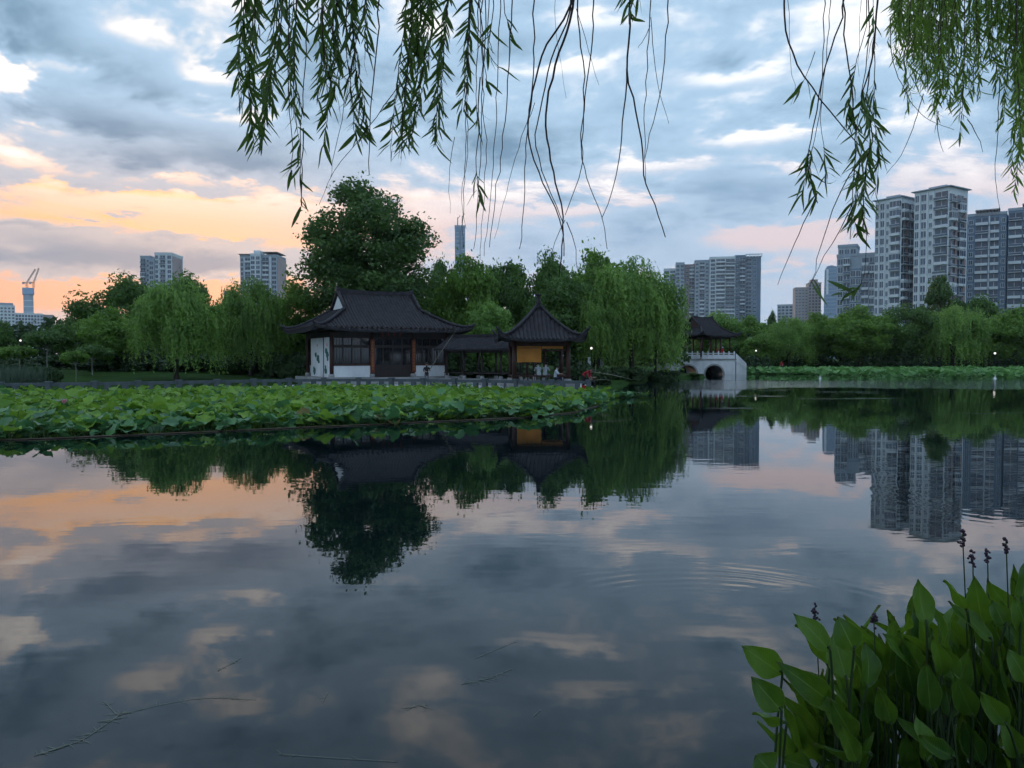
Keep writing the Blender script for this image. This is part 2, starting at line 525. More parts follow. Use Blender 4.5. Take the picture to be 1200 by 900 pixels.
# ------------------------------------------------------------------ trees
M_LEAF_DARK = leafmat('leaf_dark', (0.026, 0.070, 0.020), (0.115, 0.220, 0.045), 0.34, 0.55)
M_LEAF_MID = leafmat('leaf_mid', (0.042, 0.110, 0.018), (0.180, 0.320, 0.050), 0.36, 0.55)
M_LEAF_BRIGHT = leafmat('leaf_bright', (0.080, 0.180, 0.036), (0.190, 0.330, 0.075), 0.36, 0.55)
M_LEAF_POPLAR = leafmat('leaf_poplar', (0.026, 0.070, 0.022), (0.105, 0.195, 0.048), 0.34, 0.5)
M_LEAF_WILLOW = leafmat('leaf_willow', (0.062, 0.150, 0.028), (0.225, 0.380, 0.075), 0.36, 0.55)
M_LEAF_WILLOW2 = leafmat('leaf_willow_olive', (0.042, 0.110, 0.022), (0.175, 0.305, 0.055), 0.36, 0.55)

def unit(v):
    return v / np.maximum(np.linalg.norm(v, axis=-1, keepdims=True), 1e-9)
def quads(c, a, b):
    """diamond leaves: centre, half length vector, half width vector"""
    n = len(c)
    v = np.stack([c - a, c + b - a * 0.1, c + a, c - b - a * 0.1], 1).reshape(-1, 3)
    f = np.arange(n * 4).reshape(n, 4)
    return v, f
def leaf_cloud(rng, centers, normals, size, ratio=0.55, droop=0.25):
    n = len(centers)
    r = unit(rng.normal(size=(n, 3)))
    nn = unit(normals * 1.25 + r)
    t = unit(np.cross(nn, unit(rng.normal(size=(n, 3)))))
    t[:, 2] -= droop
    t = unit(t)
    s = np.cross(nn, t)
    sz = size * (0.6 + 0.8 * rng.random((n, 1)))
    return quads(centers, t * sz * 0.5, unit(s) * sz * 0.5 * ratio)
def limb_tree(mb, base, tips, r0, trunk_top, rng, n=7, lean=(0, 0)):
    tt = Vector((base[0] + lean[0], base[1] + lean[1], trunk_top))
    pts = []
    for k in range(6):
        q = k / 5
        pts.append((base[0] + lean[0] * q + 0.06 * math.sin(3 * q + lean[0]), base[1] + lean[1] * q, base[2] - 0.25 + (trunk_top - base[2] + 0.25) * q))
    rad = [r0 * (1.35 if k == 0 else 1.0 - 0.45 * k / 5) for k in range(6)]
    mb.tube(pts, rad, n)
    for tip in tips:
        tip = Vector(tip)
        st = Vector(pts[3]).lerp(tt, float(rng.random()))
        midp = st.lerp(tip, 0.5) + Vector((0, 0, 0.12 * (tip - st).length))
        mb.tube([st, st.lerp(midp, 0.5), midp, tip], [r0 * 0.42, r0 * 0.33, r0 * 0.24, r0 * 0.07], 5)
def broad_mesh(seed, R, zc, nclump, per, size, mat, shape='round', hollow=0.55, droop=0.25):
    """trunk and crown meshes of a leafy tree standing at the origin"""
    rng = np.random.default_rng(seed)
    rx, ry, rz = R
    cs, rs = [], []
    for k in range(nclump):
        d = unit(rng.normal(size=3))
        q = hollow + (1 - hollow) * rng.random() ** 0.6
        p = d * q
        if shape == 'poplar':           # broad egg, heaviest low down, blunt ragged top
            w_ = 1.0 - 0.34 * max(p[2], 0) ** 2.0
            p = np.array([p[0] * w_, p[1] * w_, p[2]])
        elif shape == 'cone':
            w_ = 0.5 * (1 - p[2]) + 0.12
            p = np.array([p[0] * w_ * 1.5, p[1] * w_ * 1.5, p[2]])
        elif shape == 'umbrella':
            p = np.array([p[0], p[1], abs(p[2]) * 0.9 - 0.2])
        c = np.array([p[0] * rx, p[1] * ry, zc + p[2] * rz])
        cs.append(c); rs.append((0.20 + 0.20 * rng.random()) * (0.84 if shape == 'poplar' and rz > 6 else 1.0) * (rx * ry * rz) ** (1 / 3))
    C, Nn = [], []
    for c, r in zip(cs, rs):
        m_ = int(per * (0.6 + 0.8 * rng.random()))
        d = unit(rng.normal(size=(m_, 3)))
        rad = r * (0.45 + 0.62 * rng.random((m_, 1)) ** 0.7)
        C.append(c + d * rad * np.array([1.12, 1.12, 0.78])); Nn.append(d)
    # stray sprays that break the outline
    m_ = nclump * per // 12
    d = unit(rng.normal(size=(m_, 3)))
    base = np.array(cs)[rng.integers(0, nclump, m_)]
    C.append(base + d * np.array(rs).mean() * (1.0 + 0.45 * rng.random((m_, 1)))); Nn.append(d)
    C = np.concatenate(C); Nn = np.concatenate(Nn)
    v, f = leaf_cloud(rng, C, Nn, size, 0.6, droop)
    crown = np_mesh('crown', v, f, mat)
    tb = MB()
    r0 = 0.035 * (zc + rz) * (0.55 if shape == 'poplar' else 0.45)
    sel = rng.choice(nclump, size=min(9, nclump), replace=False)
    limb_tree(tb, (0, 0, 0), [cs[i] for i in sel], r0, max(zc - rz * 0.45, zc * 0.45), rng)
    return crown, tb
def willow_mesh(seed, R, H, nst, mat, leaf=0.30, reach=0.86, tuft=120):
    """weeping willow: limbs fan out and hang curtains of narrow leaves"""
    rng = np.random.default_rng(seed)
    C, T, N0 = [], [], []
    tips = []
    lobes = []
    for k in range(tuft):
        a = rng.random() * 2 * math.pi
        q = math.sqrt(rng.random())
        lobes.append((a, q, 0.52 + 0.48 * rng.random() ** 0.7))
    for a, q, hh in lobes:
        top = np.array([R * q * math.cos(a), R * q * math.sin(a), H * (hh - 0.26 * q * q)])
        tips.append(top)
        for s in range(nst // tuft):
            st = top + rng.normal(size=3) * np.array([0.12 * R, 0.12 * R, 0.035 * H])
            out_ = np.array([math.cos(a), math.sin(a), 0]) * (0.03 + 0.09 * rng.random()) * R + np.append(rng.normal(size=2) * 0.05 * R, 0)
            ln = min(st[2] - 0.08 * H, H * reach * (0.06 + 0.26 * rng.random()) * (0.55 + 0.7 * q))
            m_ = int(max(6, ln / 0.17))
            u = np.linspace(0, 1, m_)
            p = st + np.outer(np.sin(u * 1.5), out_)
            p[:, 2] += 0.05 * H * np.sin(u * 3.14) * 0.5 - ln * u ** 1.15
            p += rng.normal(size=p.shape) * 0.05
            C.append(p)
            N0.append(p - (top - np.array([0, 0, 0.10 * H])) + np.array([math.cos(a), math.sin(a), 0]) * 0.35 * R * q)
            dirn = np.tile(np.array([0, 0, -1.0]), (m_, 1)) + rng.normal(size=(m_, 3)) * 0.75
            T.append(unit(dirn))
    C = np.concatenate(C); T = np.concatenate(T); N0 = unit(np.concatenate(N0))
    n = len(C)
    N0[:, 2] += 0.25
    T = unit(T - 0.35 * N0 * (T * N0).sum(-1, keepdims=True))
    side = unit(np.cross(T, unit(N0 * 1.3 + unit(rng.normal(size=(n, 3))))))
    sz = leaf * (0.6 + 0.8 * rng.random((n, 1)))
    v, f = quads(C, T * sz * 0.5, side * sz * 0.21)
    crown = np_mesh('crown', v, f, mat)
    tb = MB()
    sel = [tips[i] for i in range(0, tuft, max(1, tuft // 9))]
    limb_tree(tb, (0, 0, 0), sel, 0.03 * H, H * 0.36, rng, lean=(0.04 * H, 0))
    return crown, tb

TRUNKS = {}
def species(key, pair, bark):
    TRUNKS[key] = (pair[0], pair[1].mesh('trunk', bark, True))
species('poplar', broad_mesh(11, (4.5, 4.3, 6.9), 10.6, 150, 250, 0.30, M_LEAF_POPLAR, 'poplar', 0.42), M_BARK)
species('oak_a', broad_mesh(21, (4.2, 4.0, 3.3), 5.6, 64, 230, 0.34, M_LEAF_DARK, 'round', 0.5), M_BARK)
species('oak_b', broad_mesh(22, (3.6, 3.6, 3.6), 5.4, 58, 230, 0.34, M_LEAF_MID, 'round', 0.5), M_BARK)
species('oak_c', broad_mesh(23, (3.2, 3.2, 4.0), 5.9, 60, 230, 0.34, M_LEAF_DARK, 'poplar', 0.5), M_BARK)
species('bright', broad_mesh(24, (3.2, 3.0, 2.7), 4.2, 52, 230, 0.32, M_LEAF_BRIGHT, 'round', 0.5), M_BARK)
species('camphor', broad_mesh(25, (3.4, 3.2, 4.2), 7.6, 44, 230, 0.40, M_LEAF_POPLAR, 'cone', 0.4), M_BARK)
species('round', broad_mesh(26, (1.5, 1.5, 0.85), 2.3, 30, 190, 0.22, M_LEAF_MID, 'umbrella', 0.5), M_PALEBARK)
species('round_b', broad_mesh(27, (1.7, 1.6, 0.95), 2.4, 30, 190, 0.22, M_LEAF_DARK, 'umbrella', 0.5), M_PALEBARK)
species('willow_a', willow_mesh(31, 3.6, 9.0, 3000, M_LEAF_WILLOW), M_BARK)
species('willow_b', willow_mesh(32, 3.8, 9.0, 3000, M_LEAF_WILLOW2), M_BARK)
species('willow_c', willow_mesh(33, 3.3, 8.4, 2600, M_LEAF_WILLOW, tuft=100), M_BARK)
SIZE = {'poplar': (5.6, 18.4), 'oak_a': (5.2, 9.7), 'oak_b': (4.5, 9.8), 'oak_c': (4.0, 10.8), 'bright': (4.0, 7.5), 'camphor': (3.6, 12.5),
        'round': (1.95, 3.4), 'round_b': (2.2, 3.6), 'willow_a': (4.6, 9.2), 'willow_b': (4.8, 9.2), 'willow_c': (4.3, 8.6)}
def ground_at(x, y):
    return float(land_z(np.array([x]), np.array([y]))[0])
def tree(key, px, ptop, pw, Y, label, name='leafy_tree', group=None, rz=None, cat='tree'):
    """tree whose crown spans pw photo pixels about px and peaks at row ptop, standing Y metres off"""
    top = at(px, ptop, Y)
    gz = ground_at(top.x, Y)
    r, h = SIZE[key]
    sz = (top.z - gz) / h
    sx = (pw / 2 * Y / FPX) / r
    root = empty(name, (top.x, Y, gz), rz if rz is not None else random.uniform(0, 6.28))
    root.scale = (sx, sx, sz)
    cr, tr = TRUNKS[key]
    link('trunk', tr, root)
    link('crown', cr, root)
    return tag(root, label, cat, group)

WG, BG, RG = 'weeping willows on the lake shore', 'broadleaf trees behind the hall', 'trees along the far bank'
# left bank
tree('oak_a', -12, 372, 62, 74, 'dark tree cut off by the left edge of the picture', group=BG)
tree('round', 22, 402, 46, 68, 'low clipped tree beside the reeds on the left bank', 'clipped_tree', 'small clipped trees on the left lawn')
tree('round_b', 55, 380, 62, 76, 'umbrella-shaped tree below the building with two cranes', 'clipped_tree', 'small clipped trees on the left lawn')
tree('round', 88, 408, 36, 62, 'smallest clipped tree with pale leaning trunk near the stone railing', 'clipped_tree', 'small clipped trees on the left lawn')
tree('round_b', 108, 400, 50, 70, 'clipped tree just behind the smallest one with leaning trunk', 'clipped_tree', 'small clipped trees on the left lawn')
tree('oak_b', 131, 356, 84, 78, 'mid green tree between the umbrella-shaped tree and the bright willow', group=BG)
tree('oak_a', 142, 322, 118, 98, 'large dark tree left of the bright willow', group=BG)
tree('oak_c', 84, 371, 60, 112, 'distant dark tree right of the white office block', group=BG)
tree('oak_a', 214, 320, 96, 100, 'dark tree rising behind the bright willow under the left tower', group=BG)
tree('willow_a', 206, 326, 112, 66, 'bright green weeping willow alone on the left lawn', 'weeping_willow', WG)
tree('willow_b', 292, 326, 90, 74, 'dim weeping willow below the tower with a flat roof rim', 'weeping_willow', WG)
tree('oak_b', 344, 322, 84, 80, 'mid green broad tree left of the great poplar', group=BG)
tree('oak_b', 258, 352, 84, 90, 'dark tree filling the gap between the two left willows', group=BG)
tree('oak_c', 330, 360, 84, 84, 'dark tree hidden behind the left end of the hall roof', group=BG)
# behind the hall
tree('poplar', 432, 203, 176, 78, 'great poplar towering over the hall', 'poplar_tree', rz=0.4)
tree('oak_c', 520, 285, 42, 92, 'small pointed dark tree right of the great poplar', group=BG)
tree('oak_a', 500, 318, 86, 88, 'dark tree at the right foot of the great poplar', group=BG)
tree('oak_b', 470, 322, 110, 84, 'dense tree behind the hall ridge', group=BG)
tree('oak_b', 546, 289, 84, 82, 'mid green tree behind the covered corridor', group=BG)
tree('bright', 574, 348, 78, 70, 'bright pale green bush behind the corridor roof', 'bushy_tree')
tree('oak_c', 592, 288, 66, 94, 'dark tree above the pale green bush', group=BG)
tree('oak_a', 640, 296, 92, 90, 'wide dark tree behind the square pavilion', group=BG)
tree('oak_b', 696, 282, 92, 96, 'tallest light-topped tree right of the square pavilion', group=BG)
tree('oak_a', 662, 322, 110, 84, 'dark tree directly above the square pavilion roof', group=BG)
tree('willow_a', 742, 302, 128, 86, 'big light green willow between the pavilion and the bridge', 'weeping_willow', WG)
tree('willow_c', 768, 334, 70, 95, 'willow leaning over the bridge pavilion', 'weeping_willow', WG)
tree('willow_b', 700, 340, 80, 82, 'dark willow at the right of the square pavilion', 'weeping_willow', WG)
tree('oak_c', 726, 350, 90, 105, 'dark tree deep behind the big light green willow', group=BG)
# beyond the bridge
tree('bright', 838, 362, 86, 150, 'light green tree behind the bridge pavilion', group=RG)
tree('oak_b', 880, 366, 58, 152, 'mid green tree at the right of the bridge pavilion', group=RG)
tree('oak_c', 806, 372, 70, 165, 'dark tree behind the left of the bridge pavilion', group=RG)
tree('oak_b', 892, 388, 52, 140, 'round dark tree right of the bridge steps', group=RG)
tree('camphor', 905, 361, 15, 170, 'thin wispy tree top left of the small grey building', group=RG)
tree('willow_c', 926, 368, 68, 142, 'willow in front of the brown twin towers', 'weeping_willow', RG)
tree('oak_b', 958, 362, 66, 146, 'round green tree below the slim glass tower', group=RG)
tree('oak_a', 905, 385, 72, 160, 'low dark tree below the small grey building', group=RG)
tree('oak_b', 1008, 354, 92, 140, 'wide green tree left of the round dark tree on the far bank', group=RG)
tree('oak_a', 1062, 357, 84, 141, 'round dark broad tree in the middle of the far bank', group=RG)
tree('willow_c', 1120, 354, 86, 138, 'light green willow below the camphor tree', 'weeping_willow', RG)
tree('oak_b', 1194, 356, 88, 140, 'round tree cut off by the right edge of the picture', group=RG)
tree('camphor', 1103, 317, 52, 165, 'tall camphor standing in front of the highest tower', 'camphor_tree', RG)
tree('oak_a', 1152, 346, 70, 160, 'dark tree between the camphor and the right edge', group=RG)
tree('oak_b', 1098, 362, 70, 155, 'mid green tree at the foot of the camphor', group=RG)
tree('oak_c', 985, 372, 70, 158, 'dark tree in the gap right of the slim glass tower', group=RG)
tree('oak_b', 1160, 372, 62, 140, 'low dark tree beside the lit lamp on the far bank', group=RG)

# ------------------------------------------------------------------ terrace and stone railing
FENCE = [(-60, 44.2), (0, 45.6), (90, 47.0), (180, 49.2), (270, 52.4), (360, 55.2), (440, 55.8), (520, 54.4), (570, 52.8), (610, 51.4), (690, 50.6)]
FENCE = [(at(px, 420, Y).x, Y) for px, Y in FENCE]
TERRACE_Z = 0.42
def terrace():
    mb = MB()
    front = [(x, y - 0.35) for x, y in FENCE] + [(5.9, 50.4)]
    back = [(x, y + (2.6 if i < 5 else 14.0)) for i, (x, y) in enumerate(front)]
    n = len(front)
    v = [(x, y, TERRACE_Z) for x, y in front] + [(x, y, TERRACE_Z) for x, y in back] + [(x, y, -0.8) for x, y in front] + [(x, y, 0.0) for x, y in back]
    f = []
    for i in range(n - 1):
        f += [(i, i + 1, n + i + 1, n + i), (2 * n + i, 2 * n + i + 1, i + 1, i), (n + i, n + i + 1, 3 * n + i + 1, 3 * n + i)]
    f += [(n - 1, 3 * n - 1, 4 * n - 1, 2 * n - 1), (2 * n, 0, n, 3 * n)]
    mb.add(v, f)
    structure(mb.obj('terrace_paving', M_PAVE))
terrace()
def railing():
    root = tag(empty('stone_railing', (FENCE[0][0], FENCE[0][1], TERRACE_Z)), 'low grey stone railing of square posts along the terrace edge', 'railing')
    inv = Vector(root.location)
    post = MB().box(-0.15, 0.15, -0.15, 0.15, 0, 0.62).box(-0.19, 0.19, -0.19, 0.19, 0.62, 0.70).mesh('post', M_STONE)
    block = MB().box(-0.17, 0.17, -0.09, 0.09, 0.033, 0.42).mesh('block', M_STONE)
    pts = [Vector((x, y, TERRACE_Z)) for x, y in FENCE]
    # walk the line in equal bays
    seg = [(b - a).length for a, b in zip(pts[:-1], pts[1:])]
    total = sum(seg)
    n = int(total / 2.35)
    def walk(d):
        for i, L in enumerate(seg):
            if d <= L or i == len(seg) - 1:
                return pts[i].lerp(pts[i + 1], min(1, d / L))
            d -= L
    for k in range(n + 1):
        p = walk(total * k / n)
        q = walk(min(total, total * k / n + 0.3)) - walk(max(0, total * k / n - 0.3))
        link('post', post, root, p - inv, (0, 0, math.atan2(q.y, q.x)))
        if k < n:
            p2 = walk(total * (k + 1) / n)
            d = p2 - p
            a = math.atan2(d.y, d.x)
            L = d.length
            link('top_rail', MB().box(0.16, L - 0.16, -0.10, 0.10, 0.425, 0.62).mesh('top_rail', M_STONE), root, p - inv, (0, 0, a))
            link('bottom_rail', MB().box(0.16, L - 0.16, -0.11, 0.11, -0.02, 0.03).mesh('bottom_rail', M_STONE), root, p - inv, (0, 0, a))
            for u in (0.30, 0.70):
                link('block', block, root, p.lerp(p2, u) - inv, (0, 0, a))
railing()

# ------------------------------------------------------------------ Chinese roofs
def roof_fn(A, B, Rg, ze, H, power, lift, hip=True):
    """height of a curved hip-and-gable roof over its eave rectangle"""
    def fn(u, v, gable=None):
        tf = (B - abs(v)) / B
        te = (A - abs(u)) / B
        use_gable = abs(u) > Rg + 1e-6 if gable is None else gable
        t = min(tf, te) if use_gable else tf
        t = max(t, 0.0)
        up = lift * ((abs(u) / A) ** 5) * ((abs(v) / B) ** 5)
        return ze + H * t ** power + up
    return fn
def make_roof(root, A, B, Rg, ze, H, power, lift, rib=0.27, ridge_r=0.13, pyramid=False, tile=None, detail=24, thick=0.16, gable_mat=None):
    """roof part with tile ribs, ridges and gables as sub-parts"""
    tile = tile or M_TILE
    fn = roof_fn(A, B, Rg, ze, H, power, lift)
    mb = MB()
    def sheet(u0, u1, v0, v1, nu, nv, gable):
        us = np.linspace(u0, u1, nu + 1); vs = np.linspace(v0, v1, nv + 1)
        v = [(u, w_, fn(u, w_, gable)) for w_ in vs for u in us]
        f = [(j * (nu + 1) + i, j * (nu + 1) + i + 1, (j + 1) * (nu + 1) + i + 1, (j + 1) * (nu + 1) + i) for j in range(nv) for i in range(nu)]
        mb.add(v, f)
        mb.add([(x, y, z - thick) for x, y, z in v], [tuple(reversed(q)) for q in f])
    if pyramid:
        sheet(-A, A, -B, B, detail, detail, True)
    else:
        sheet(-Rg, Rg, -B, B, 10, detail, False)
        sheet(Rg, A, -B, B, 10, detail, True)
        sheet(-A, -Rg, -B, B, 10, detail, True)
    # eave edge all round
    def edge(pts):
        n = len(pts)
        v = [(x, y, fn(x, y, True)) for x, y in pts]
        v += [(x, y, z - thick - 0.01) for x, y, z in v]
        mb.add(v, [(i, i + 1, n + i + 1, n + i) for i in range(n - 1)])
    us = np.linspace(-A, A, 33); vs = np.linspace(-B, B, 33)
    edge([(u, -B) for u in us]); edge([(u, B) for u in us]); edge([(-A, v) for v in vs]); edge([(A, v) for v in vs])
    roof = mb.obj('roof', tile, root, True)
    # rows of half-round tiles running down the slopes
    rb = MB()
    def rib_line(pts, w_=0.062, h=0.085):
        v, f = [], []
        for i, (x, y) in enumerate(pts):
            z = fn(x, y, pts_gable)
            px, py = (w_, 0) if along_v else (0, w_)
            v += [(x - px, y - py, z - 0.01), (x, y, z + h), (x + px, y + py, z - 0.01)]
        for i in range(len(pts) - 1):
            a = i * 3
            f += [(a, a + 1, a + 4, a + 3), (a + 1, a + 2, a + 5, a + 4)]
        rb.add(v, f)
        x, y = pts[0]                                    # round end tile at the eave
        z = fn(x, y, True)
        s = 0.085
        if along_v:
            rb.box(x - s, x + s, y - 0.02 if y < 0 else y - 0.03, y + 0.03 if y < 0 else y + 0.02, z - 0.10, z + 0.08)
        else:
            rb.box(x - 0.02 if x < 0 else x - 0.03, x + 0.03 if x < 0 else x + 0.02, y - s, y + s, z - 0.10, z + 0.08)
    n = int(2 * A / rib)
    for k in range(n + 1):
        u = -A + (2 * A) * (k + 0.5) / (n + 1)
        stop = 0.0 if (abs(u) <= Rg and not pyramid) else B - (A - abs(u))
        for sgn in (-1, 1):
            along_v = True
            pts_gable = (abs(u) > Rg) or pyramid
            rib_line([(u, sgn * (B + (stop - B) * q)) for q in np.linspace(0, 1, 9)])
    n = int(2 * B / rib)
    for k in range(n + 1):
        v = -B + (2 * B) * (k + 0.5) / (n + 1)
        stop = A - (B - abs(v))
        stop = max(stop, 0.0 if pyramid else Rg)
        for sgn in (-1, 1):
            along_v = False
            pts_gable = True
            rib_line([(sgn * (A + (stop - A) * q), v) for q in np.linspace(0, 1, 9)])
    tb = rb.obj('roof_tiles', tile, roof)
    tb['kind'] = 'stuff'
    # ridges
    if not pyramid:
        zt = ze + H
        pts = [(-Rg - 0.12, 0, zt + 0.46), (-Rg + 0.1, 0, zt + 0.34), (-Rg + 0.7, 0, zt + 0.22), (0, 0, zt + 0.16), (Rg - 0.7, 0, zt + 0.22), (Rg - 0.1, 0, zt + 0.34), (Rg + 0.12, 0, zt + 0.46)]
        r_ = MB()
        for a, b in zip(pts[:-1], pts[1:]):
            r_.add([(a[0], -0.14, a[2] - 0.42), (a[0], 0.14, a[2] - 0.42), (a[0], 0.10, a[2] + 0.05), (a[0], -0.10, a[2] + 0.05),
                    (b[0], -0.14, b[2] - 0.42), (b[0], 0.14, b[2] - 0.42), (b[0], 0.10, b[2] + 0.05), (b[0], -0.10, b[2] + 0.05)],
                   [(0, 4, 5, 1), (1, 5, 6, 2), (2, 6, 7, 3), (3, 7, 4, 0), (0, 1, 2, 3), (7, 6, 5, 4)])
        r_.obj('main_ridge', tile, roof)
    tg = (A - Rg) / B
    for su in (-1, 1):
        for sv in (-1, 1):
            pts = []
            q0 = (A - Rg) if not pyramid else A
            for q in np.linspace(0, 1, 12):
                u, v = A - q * q0, B - q * q0
                pts.append((su * u, sv * max(v, 0), fn(u, v, True) + 0.10))
            ext = Vector(pts[0]) - Vector(pts[1])
            tip = Vector(pts[0]) + Vector((su * 0.16, sv * 0.16, 0.10 + 0.16 * lift))
            line = [tip] + pts
            MB().tube(line, [0.04] + [ridge_r] * 12, 6).obj('hip_ridge', tile, roof, True)
            if not pyramid:                               # steep ridge beside the gable
                pts = [(su * Rg, sv * (B - (A - Rg) - (B - (A - Rg)) * q), ze + H * ((B - (B - (A - Rg)) * (1 - q)) / B) ** power + 0.1) for q in np.linspace(0, 1, 7)]
                MB().tube(pts, ridge_r * 1.15, 6).obj('gable_ridge', tile, roof, True)
    if not pyramid:
        vb = B - (A - Rg)
        zb = ze + H * tg ** power
        for su in (-1, 1):
            vv = np.linspace(-vb, vb, 13)
            poly = [(su * (Rg - 0.04), v, zb + 0.02) for v in vv] + [(su * (Rg - 0.04), v, ze + H * ((B - abs(v)) / B) ** power - 0.03) for v in vv[::-1]]
            gb = MB()
            n_ = len(vv)
            gb.add(poly, [(i, i + 1, 2 * n_ - 2 - i, 2 * n_ - 1 - i) for i in range(n_ - 1)])
            gb.obj('gable', gable_mat or M_WHITE, roof)
    return roof
def column(root, x, y, z0, z1, r=0.15, mat=None, base=True, name='column'):
    o = MB().tube([(x, y, z0), (x, y, z1)], r, 10).obj(name, mat or M_WOOD, root, True)
    if base:
        MB().lathe([(r * 1.5, z0 - 0.02), (r * 1.7, z0 + 0.12), (r * 1.35, z0 + 0.26)], 10, (x, y, 0)).obj('column_base', M_BASESTONE, o)
    return o

# ------------------------------------------------------------------ the waterside hall
def hall():
    P0 = at(388.4, 420, 60.0)
    a = math.radians(29)
    L, Dp = 9.7, 7.2
    ux = Vector((math.cos(a), math.sin(a), 0)); vy = Vector((-math.sin(a), math.cos(a), 0))
    c = Vector((P0.x, P0.y, 0)) + ux * (L / 2) + vy * (Dp / 2)
    root = empty('waterside_hall', (c.x, c.y, 0), a)
    tag(root, 'hall with sweeping dark tiled roof, glazed doors and white end wall', 'hall')
    F0 = 1.02
    hx, hy = L / 2, Dp / 2
    MB().box(-hx - 0.9, hx + 0.9, -hy - 0.8, hy + 0.8, 0.1, F0 - 0.03).obj('plinth', M_BASESTONE, root)
    zt = 4.62                                           # top of the columns
    bays = [-hx, -hx + 3.25, -hx + 6.75, hx]
    for x in bays:
        column(root, x, -hy, F0, zt)
        column(root, x, hy, F0, zt)
    for y in (-hy + 1.95,):
        column(root, -hx, y, F0, zt, 0.11); column(root, hx, y, F0, zt, 0.11)
    for y in (-hy, hy):
        MB().box(-hx, hx, y - 0.10, y + 0.10, zt - 0.46, zt - 0.02).obj('beam', M_WOOD2, root)
    for x in (-hx, hx):
        MB().box(x - 0.10, x + 0.10, -hy + 0.12, hy - 0.12, zt - 0.45, zt - 0.03).obj('beam', M_WOOD2, root)
    # white end walls, the near one with a painted lotus
    for sx in (-1, 1):
        for (y0, y1) in ((-hy + 0.2, -hy + 1.82), (-hy + 2.08, hy - 1.35)):
            w_ = MB().box(sx * hx - 0.08, sx * hx + 0.08, y0, y1, F0, zt - 0.47).obj('end_wall', M_WHITE, root)
            if sx < 0:
                mural(w_, -hx - 0.085, y0, y1, F0)
    # front and back bays
    def glazed(x0, x1, y, door, front):
        s = -1 if front else 1
        n = 4 if door else 4
        zs = F0 + (0.0 if door else 1.02)
        if not door:
            MB().box(x0 + 0.16, x1 - 0.16, y - 0.09, y + 0.09, F0, zs - 0.12).obj('low_wall', M_WHITE, root)
            MB().box(x0 + 0.16, x1 - 0.16, y - 0.13, y + 0.13, zs - 0.12, zs).obj('window_sill', M_WOOD, root)
        zm = zt - 1.22                                 # transom
        w_ = (x1 - x0 - 0.32) / n
        MB().box(x0 + 0.16, x1 - 0.16, y - 0.06, y + 0.06, zm, zm + 0.10).obj('transom', M_WOOD2, root)
        for k in range(n):
            xa = x0 + 0.16 + k * w_; xb = xa + w_
            for (za, zb, nm) in ((zs, zm, 'door' if door else 'window'), (zm + 0.10, zt - 0.47, 'window')):
                fr = MB()
                t_ = 0.06
                fr.box(xa, xa + t_, y - 0.04, y + 0.04, za, zb).box(xb - t_, xb, y - 0.04, y + 0.04, za, zb)
                fr.box(xa + t_, xb - t_, y - 0.038, y + 0.038, za, za + t_).box(xa + t_, xb - t_, y - 0.038, y + 0.038, zb - t_, zb)
                if nm == 'door':
                    fr.box(xa + t_, xb - t_, y - 0.03, y + 0.03, za + t_, za + 0.95)
                for q in (1, 2):
                    xm = xa + w_ * q / 3
                    fr.box(xm - 0.012, xm + 0.012, y - 0.025, y + 0.025, za + (0.95 if nm == 'door' else t_), zb - t_)
                o = fr.obj(nm, M_WOOD2, root)
                MB().box(xa + t_ - 0.01, xb - t_ + 0.01, y - 0.012, y + 0.012, za + (0.9 if nm == 'door' else 0.04), zb - 0.04).obj('pane', M_DGLASS, o)
    for x0, x1, d in ((bays[0], bays[1], False), (bays[1], bays[2], True), (bays[2], bays[3], False)):
        glazed(x0, x1, -hy, d, True)
        glazed(x0, x1, hy, d, False)
    # couplet boards with gilt characters on the two inner columns
    for x in (bays[1], bays[2]):
        b = MB().box(x - 0.17, x + 0.17, -hy - 0.23, -hy - 0.165, F0 + 0.35, zt - 0.62).obj('couplet_board', M_PANEL, root)
        glyphs(b, [(x, F0 + 0.62 + k * 0.235) for k in range(10)], -hy - 0.233, 0.075, M_GOLD, 3)
    # red carved characters over the door
    s_ = MB().box(-1.15, 1.15, -hy - 0.16, -hy - 0.105, zt - 0.42, zt - 0.02).obj('name_board', M_WOOD2, root)
    glyphs(s_, [(-0.75, zt - 0.22), (-0.25, zt - 0.22), (0.25, zt - 0.22), (0.75, zt - 0.22)], -hy - 0.163, 0.15, M_REDLET, 5)
    # ceiling lamp glowing behind the left window
    MB().lathe([(0.05, 0), (0.24, 0.03), (0.24, 0.12), (0.05, 0.16)], 12, (-hx + 2.0, -hy + 0.9, F0 + 2.0)).obj('ceiling_lamp', M_LAMP, root)
    make_roof(root, hx + 1.75, hy + 1.65, 3.25, zt + 0.08, 3.25, 1.32, 0.42)
    # rafters under the front and end eaves
    rf = MB().box(-0.05, 0.05, -1.5, 0.0, -0.06, 0.06).mesh('rafter', M_WOOD2)
    for x in np.linspace(-hx, hx, 25):
        link('rafter', rf, root, (x, -hy - 0.12, zt + 0.10), (math.radians(-9), 0, 0))
    for y in np.linspace(-hy, hy, 17):
        link('rafter', rf, root, (-hx - 0.12, y, zt + 0.10), (math.radians(-9), 0, -math.pi / 2))
    return root
def glyphs(parent, spots, y, s, mat, seed):
    """brush characters as raised strokes"""
    rng = random.Random(seed)
    for (x, z) in spots:
        g = MB()
        for k in range(rng.randint(2, 3)):
            zz = z + s * (0.8 - 0.8 * k) + rng.uniform(-.1, .1) * s
            g.box(x - s * rng.uniform(.6, 1), x + s * rng.uniform(.6, 1), y - 0.006, y + 0.006, zz - s * .12, zz + s * .12)
        xx = x + rng.uniform(-.3, .3) * s
        g.box(xx - s * .13, xx + s * .13, y - 0.009, y + 0.003, z - s, z + s)
        g.obj('character', mat, parent)
